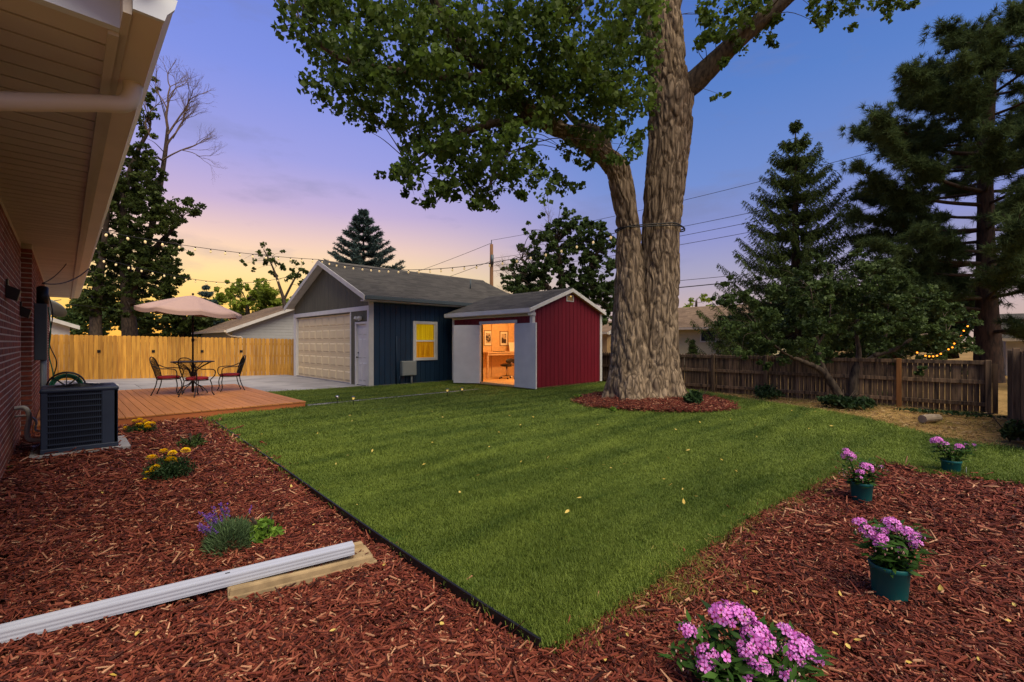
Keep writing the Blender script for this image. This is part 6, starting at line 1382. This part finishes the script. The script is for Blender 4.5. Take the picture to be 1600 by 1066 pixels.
for pt0 in (a0, a1):
    for (u, v) in prof: vs.append(pt0 + sd_ * u + Vector((0, 0, v)))
for (u, v) in prof: vs.append(a1 + sd_ * u * .94 + Vector((0, 0, v * .92)))
for (u, v) in prof: vs.append(a1 - dd_ * .3 + sd_ * u * .94 + Vector((0, 0, v * .92)))
fs = []
for k in range(3):
    for i in range(n_): j = (i + 1) % n_; fs.append((k * n_ + i, k * n_ + j, (k + 1) * n_ + j, (k + 1) * n_ + i))
b = MB(); b.add(vs, fs); part('pipe', b, 'downspout', ds)
ctr = a0.lerp(a1, .62) + Vector((0, 0, ph_ / 2 + .0018)); b = MB(); b.beam(ctr - dd_ * .012, ctr + dd_ * .012, .007, .003); part('rivet_slot', b, 'black', ds)

# -- phlox
def floret_mesh():
    mb = MB()
    for k in range(5):
        a = 2 * PI * k / 5; c, s = math.cos(a), math.sin(a); R = .0165
        def q(r, t, z): return (r * math.cos(a + t), r * math.sin(a + t), z)
        mb.add([q(.001, 0, 0), q(R * .75, -.52, .002), q(R, -.18, .0035), q(R, .18, .0035), q(R * .75, .52, .002)], [(0, 1, 2), (0, 2, 3), (0, 3, 4)], 0)
    mb.lathe([(.0046, .001), (.003, .0034)], 7, m=1); return mb
FLM = floret_mesh()
def flower_head(rad, n, hgt, seed):
    r = random.Random(seed); mb = MB()
    for i in range(n):
        z = 1 - 1.15 * (i + .5) / n; t = i * 2.39996; rr = math.sqrt(max(0, 1 - z * z)); nv = Vector((rr * math.cos(t), rr * math.sin(t), z)); nv = (nv + Vector((r.gauss(0, .18), r.gauss(0, .18), r.gauss(0, .15)))).normalized()
        c = Vector((nv.x * rad, nv.y * rad, nv.z * rad * hgt)) * r.uniform(.82, 1.08); s = r.uniform(.75, 1.15)
        M4 = Matrix.Translation(c) @ nv.to_track_quat('Z', 'Y').to_matrix().to_4x4() @ Matrix.Rotation(r.uniform(0, 6.3), 4, 'Z') @ Matrix.Scale(s, 4)
        o = len(mb.v); mb.v += [tuple(M4 @ Vector(p)) for p in FLM.v]; mb.f += [tuple(k + o for k in f) for f in FLM.f]; mb.m += FLM.m
    for i in range(n // 3):
        v = Vector((r.gauss(0, 1), r.gauss(0, 1), r.gauss(-.2, .7))).normalized(); mb.ball(v * rad * .9, (.003, .003, .006), 5, 4, m=2)
    return mesh_of('flower_head', mb, ['petal', 'petal_eye', 'bud'], fixn=False)
heads = [flower_head(.05, 30, .8, 1), flower_head(.042, 22, .75, 2), flower_head(.032, 12, .7, 3), flower_head(.02, 4, .6, 4)]
def phlox(t, base, spots, leaf_n, spread, z0, leaf=.075, hk=1.0):
    """stems rise from the pot or soil; spots = (dx along RT, dy along FW, z, head index, scale)"""
    st = MB(); base = Vector(base); lf, lax = [], []
    for (dx, dy, z, hi, s) in spots:
        z *= hk; top = base + RT * dx + FW * dy + Vector((0, 0, z)); root = base + RT * dx * .25 + FW * dy * .25 + Vector((0, 0, z0))
        p = spline([root, root.lerp(top, .5) + Vector((0, 0, .02)), top], 5); st.tube(p, .0035, 5)
        if hi is not None: share('flower_head', heads[hi], t, top - t.location, scale=(s, s, s), rot=(random.gauss(0, .25), random.gauss(0, .25), random.uniform(0, 6)))
        for k in range(int(leaf_n / len(spots))):
            q = p[random.randrange(1, len(p))]; a = random.uniform(0, 2 * PI); dv = Vector((math.cos(a), math.sin(a), random.uniform(-.3, .5))).normalized()
            o = q + dv * leaf * .5 + Vector((random.gauss(0, spread), random.gauss(0, spread), random.gauss(0, spread * .5))); lf.append(tuple(o)); lax.append(tuple(dv))
    part('stem', st, 'flower_leaf', t, smooth=True)
    bd_ = MB()
    for k in range(len(spots) * 5):
        (dx, dy, z, hi, s) = random.choice(spots); q = base + RT * (dx + random.gauss(0, .025)) + FW * (dy + random.gauss(0, .025)) + Vector((0, 0, z * hk - abs(random.gauss(0, .03)))); bd_.ball(q, (.004, .004, .007), 5, 4)
    part('flower_bud', bd_, 'bud', t, kind='stuff')
    lf = np.array(lf); lf[:, 2] = np.maximum(lf[:, 2], base.z + z0 + .005)
    leaves_part('foliage', lf, leaf, leaf * .34, 'flower_leaf', t, ax=np.array(lax), nr=RNG.normal(size=lf.shape) * .35 + np.array((0, 0, 1)), fold=.1)
def pot_mesh(t, c, R, H):
    b = MB(); b.lathe([(R * .78, 0), (R * .80, .006), (R * .94, H * .86), (R * 1.0, H * .88), (R * 1.02, H * .99), (R * 1.0, H), (R * .95, H), (R * .92, H * .85)], 40, tuple(c), capt=False); pt0 = part('pot', b, 'pot', t, smooth=False)
    pt0.data.polygons.foreach_set('use_smooth', [True] * len(pt0.data.polygons))
    b = MB(); b.lathe([(R * .925, H * .84), (R * .5, H * .87), (.001, H * .88)], 28, tuple(c), capb=False, capt=False); part('soil', b, 'soil', t, smooth=True)
def R3(lst, k): return [(a * k, b * k, c, h, s) for (a, b, c, h, s) in lst]
c = G(1390, 938); ph1 = thing('potted_phlox', 'pink phlox in a teal pot, the largest full plant beside the foreground phlox', 'potted plant', tuple(c), group='potted phlox in teal pots'); R_, H_ = .100, .215
pot_mesh(ph1, c, R_, H_)
phlox(ph1, c, [(-.13, .0, .40, 1, .95), (-.15, .03, .44, 2, 1), (-.08, -.03, .37, 1, .9), (-.03, .03, .39, 2, 1.1), (.03, .02, .43, 0, .95), (.07, -.03, .40, 1, 1.05), (.11, .02, .38, 2, 1.1), (.16, 0, .37, 2, .9), (.12, .05, .40, None, 1), (.17, .04, .39, None, 1), (0, -.08, .33, 3, 1), (-.11, -.06, .35, 2, .9), (.08, -.08, .36, 2, .9), (0, .08, .4, None, 1)], 520, .034, H_ * .85, .07)
c = G(1346, 786); ph2 = thing('potted_phlox', 'pink phlox with two round flower heads in a teal pot at the lawn corner', 'potted plant', tuple(c), group='potted phlox in teal pots'); R_, H_ = .094, .2
pot_mesh(ph2, c, R_, H_)
phlox(ph2, c, [(-.12, 0, .43, 0, 1.1), (.03, -.02, .33, 0, 1.15), (-.05, -.05, .30, 2, 1), (-.12, .04, .48, 3, 1.2), (-.07, -.06, .25, 3, 1.1), (.12, 0, .33, None, 1), (.16, .02, .36, None, 1), (-.17, 0, .30, None, 1), (.09, .06, .38, None, 1), (.17, -.02, .34, 3, .8), (-.15, -.03, .34, None, 1)], 420, .036, H_ * .85, .06)
c = G(1486, 746); ph3 = thing('potted_phlox', 'pink phlox with loose heads in a teal pot near the side fence', 'potted plant', tuple(c), group='potted phlox in teal pots'); R_, H_ = .09, .195
pot_mesh(ph3, c, R_, H_); b = MB()
tg = c + RT * .085 - FW * .082 + Vector((0, 0, .1)); b.beam(tg, tg + (RT - FW).normalized() * .004, .03, .07); part('pot_label', b, 'white', ph3)
phlox(ph3, c, [(-.16, 0, .40, 0, 1.1), (-.10, 0, .38, 2, 1), (.07, -.02, .34, 1, 1.0), (-.03, .02, .36, 3, 1.3), (.17, 0, .36, 3, .9), (.22, .02, .34, None, 1), (.15, .05, .33, None, 1), (-.1, .05, .32, None, 1), (.26, 0, .36, 3, .8), (0, 0, .32, None, 1)], 420, .036, H_ * .85, .065)
c = G(1168, 1082); c.z = 0; ph4 = thing('garden_phlox', 'big pink phlox plant growing straight out of the mulch', 'flower plant', tuple(c))
phlox(ph4, c, [(-.07, .06, .375, 0, 1.25), (-.01, .04, .38, 0, 1.15), (.03, .0, .32, 0, 1.15), (.06, -.02, .28, 1, 1.2), (-.02, -.04, .27, 1, 1.0), (.01, -.08, .22, 1, 1), (.22, .0, .26, 0, 1.05), (.17, -.04, .24, 1, 1), (.26, -.03, .22, 1, .9), (.19, .05, .30, 2, 1), (-.19, -.03, .24, 1, .95), (-.20, -.06, .19, 2, 1.1), (-.24, .04, .31, 2, 1.0), (-.13, -.06, .24, 3, 1.2), (-.05, -.12, .17, 3, 1.2), (.10, -.10, .20, 3, 1.1), (.15, -.12, .14, 3, 1.1), (-.14, .06, .34, None, 1), (-.18, .04, .33, None, 1), (.10, .05, .31, None, 1), (-.22, -.1, .12, 3, 1), (-.28, 0, .2, None, 1), (.12, .08, .33, None, 1), (.3, .02, .22, None, 1), (-.1, -.14, .12, None, 1), (.05, -.15, .1, None, 1), (.2, -.1, .12, None, 1)], 900, .035, .0, .07, .78)
# -- marigolds
def mari_head(seed):
    r = random.Random(seed); mb = MB()
    for ring, (n, rad, z, tl) in enumerate(((14, .030, .0, .3), (13, .025, .008, .55), (11, .019, .014, .8), (8, .012, .018, 1.1), (5, .006, .020, 1.4))):
        for i in range(n):
            a = 2 * PI * (i + ring * .4) / n + r.gauss(0, .06); c, s = math.cos(a), math.sin(a); w = .0075
            p0 = Vector((c * rad * .25, s * rad * .25, z)); p1 = Vector((c * rad, s * rad, z + rad * tl * .5 + r.gauss(0, .001))); sd = Vector((-s, c, 0)) * w
            mb.add([p0, p1 - sd, p1 + Vector((c, s, .2)) * .004, p1 + sd], [(0, 1, 2), (0, 2, 3)])
    return mesh_of('flower_head', mb, 'marigold', fixn=False)
mh = [mari_head(k) for k in range(3)]
def marigold(label, c, spots, rx, hz, n):
    t = thing('marigold_plant', label, 'flower plant', tuple(c), group='yellow marigolds in the mulch'); st = MB()
    for (dx, dy, z, s) in spots:
        p = c + RT * dx + FW * dy + Vector((0, 0, z)); st.tube(spline([c + RT * dx * .3 + FW * dy * .3, c + RT * dx * .8 + FW * dy * .8 + Vector((0, 0, z * .5)), p], 3), .003, 5)
        share('flower_head', random.choice(mh), t, p - t.location, scale=(s, s, s), rot=(random.gauss(-.15, .25) + .35 * FW.y * -0, random.gauss(0, .25), random.uniform(0, 6)))
    part('stem', st, 'leaf_shrub', t); q = in_ellipsoid(n, .55) * np.array((rx, rx, hz * .5)); q = q + np.array(c) + np.array((0, 0, hz * .48)); q[:, 2] = np.maximum(q[:, 2], .008)
    leaves_part('foliage', q, .05, .014, 'leaf_shrub', t)
c = G(266, 752); marigold('yellow marigold plant with six big blooms between the air conditioner and the lavender', c, [(-.20, 0, .24, 1.75), (-.10, .04, .30, 1.6), (-.02, .06, .28, 1.4), (.02, -.02, .22, 1.9), (.13, .05, .31, 1.5), (-.08, -.1, .16, 1.6), (-.16, -.1, .10, 1.4), (-.14, -.16, .05, 1.1)], .24, .28, 1500)
c = G(220, 679); marigold('yellow marigold clump right before the deck front', c, [(-.20, -.04, .10, 1.7), (-.12, .02, .20, 1.6), (-.05, .04, .22, 1.7), (0, -.03, .15, 1.7), (.05, .04, .2, 1.6), (.12, .0, .16, 1.7), (.19, .0, .17, 1.5), (.16, -.06, .12, 1.6), (.06, -.1, .08, 1.3), (-.02, .0, .23, 1.4)], .22, .18, 1000)
# -- lavender
c = G(362, 858); lv = thing('lavender_plant', 'grey-green lavender bush with purple spikes near the downspout', 'lavender', tuple(c))
n = 3600; v = unit(RNG.normal(size=(n, 3))); v[:, 2] = np.abs(v[:, 2]); rad = RNG.uniform(.45, 1, n) ** .6; q = np.array(c) + v * rad[:, None] * np.array((.185, .185, .22)); leaves_part('foliage', q, .055, .006, 'lav_leaf', lv, ax=v + RNG.normal(size=v.shape) * .35 + np.array((0, 0, .4)), fold=.05)
st = MB(); sp_c, sp_a = [], []
for i in range(46):
    a = random.gauss(PI * .93, .75); r = random.uniform(.5, 1.0); e = Vector(c) + (RT * math.cos(a) + FW * math.sin(a)) * .21 * r + Vector((0, 0, random.uniform(.2, .34) - .07 * r)); s0 = Vector(c) + (e - Vector(c)) * .45; st.tube([s0, s0.lerp(e, .6), e], .0018, 4)
    m = 16; up_v = np.array((e - s0).normalized()); sp_c.append(np.array(e) + up_v * RNG.uniform(-.04, .03, m)[:, None] + RNG.normal(size=(m, 3)) * .004); sp_a.append(up_v + RNG.normal(size=(m, 3)) * .6)
part('stem', st, 'lav_leaf', lv); leaves_part('flower_spike', np.concatenate(sp_c), .014, .009, 'lav_flower', lv, ax=np.concatenate(sp_a))
g2 = shrub('broad_leaf_plant', 'bright green leafy plant growing against the lavender bush', G(413, 848), (.12, .12, .14), 420, .06, 'leaf_light', 'plant', stems=4)
shrub('small_green_plant', 'small feathery green plant in the mulch between the marigolds', G(302, 703), (.22, .22, .15), 800, .05, 'leaf_apple', 'plant', stems=6)
for (x, y, lab) in ((648, 1010, ''),): pass
shrub('mulch_weed', 'tiny green weed sprouting from the mulch between the lawn and teal pots', G(1246, 884), (.03, .03, .025), 60, .03, 'leaf_light', 'weed', stems=2)
shrub('mulch_weed', 'tiny green weed sprouting at the foot of the brick wall', G(12, 738), (.06, .06, .05), 60, .05, 'leaf_light', 'weed', stems=2)
# -- fallen leaves
fl2 = MB(); fl2.add([(-.5, 0, .02), (-.2, -.30, .10), (.15, -.26, .06), (.5, 0, .12), (.15, .26, .08), (-.2, .30, .04), (0, 0, 0)], [(0, 1, 6), (1, 2, 6), (2, 3, 6), (3, 4, 6), (4, 5, 6), (5, 0, 6)]); flm = mesh_of('fallen_leaf', fl2, 'yellow_leaf', fixn=False)
spots = [(185, 800), (352, 755), (600, 882), (570, 740), (640, 770), (330, 770), (520, 985), (690, 975), (745, 985), (215, 990), (180, 1055), (120, 940), (430, 905), (150, 845), (60, 960), (490, 820), (550, 795), (455, 760), (395, 735), (300, 860), (1130, 790), (1220, 830), (1290, 905), (1312, 928), (1340, 1000), (1420, 1035), (1470, 920), (1535, 885), (1585, 945), (1500, 830), (1450, 800), (1556, 800), (1585, 790), (1410, 770), (1250, 985), (1305, 990), (1325, 1010), (1530, 1030), (1575, 970), (1180, 925), (980, 990), (945, 1030), (865, 1048), (1380, 850), (1240, 940), (1560, 735), (1440, 745), (230, 720), (160, 770), (330, 700)]
for i, (x, y) in enumerate(spots):
    o = link(bpy.data.objects.new('fallen_leaf', flm)); o.location = G(x, y, .048); s = random.uniform(.028, .05); o.scale = (s, s * random.uniform(.6, 1), s); o.rotation_euler = (random.gauss(0, .35), random.gauss(0, .35), random.uniform(0, 6)); tag(o, 'small dry yellowish leaf fallen on the red mulch', 'leaf', 'fallen leaves on the mulch')
for i in range(70):
    x, y = random.uniform(400, 1300), 632 + 170 * random.random() ** 1.6; p = G(x, y, LZ + .05)
    if not inside(lawn_poly, np.array([p.x]), np.array([p.y]))[0] or (Vector((p.x, p.y, 0)) - Vector((TREE.x, TREE.y, 0))).length < 2 or p.y > 12.9: continue
    o = link(bpy.data.objects.new('fallen_leaf', flm)); o.location = p; s = random.uniform(.03, .06); o.scale = (s, s * .7, s); o.rotation_euler = (random.gauss(0, .4), random.gauss(0, .4), random.uniform(0, 6)); tag(o, 'small pale leaf fallen on the green lawn', 'leaf', 'fallen leaves on the lawn')
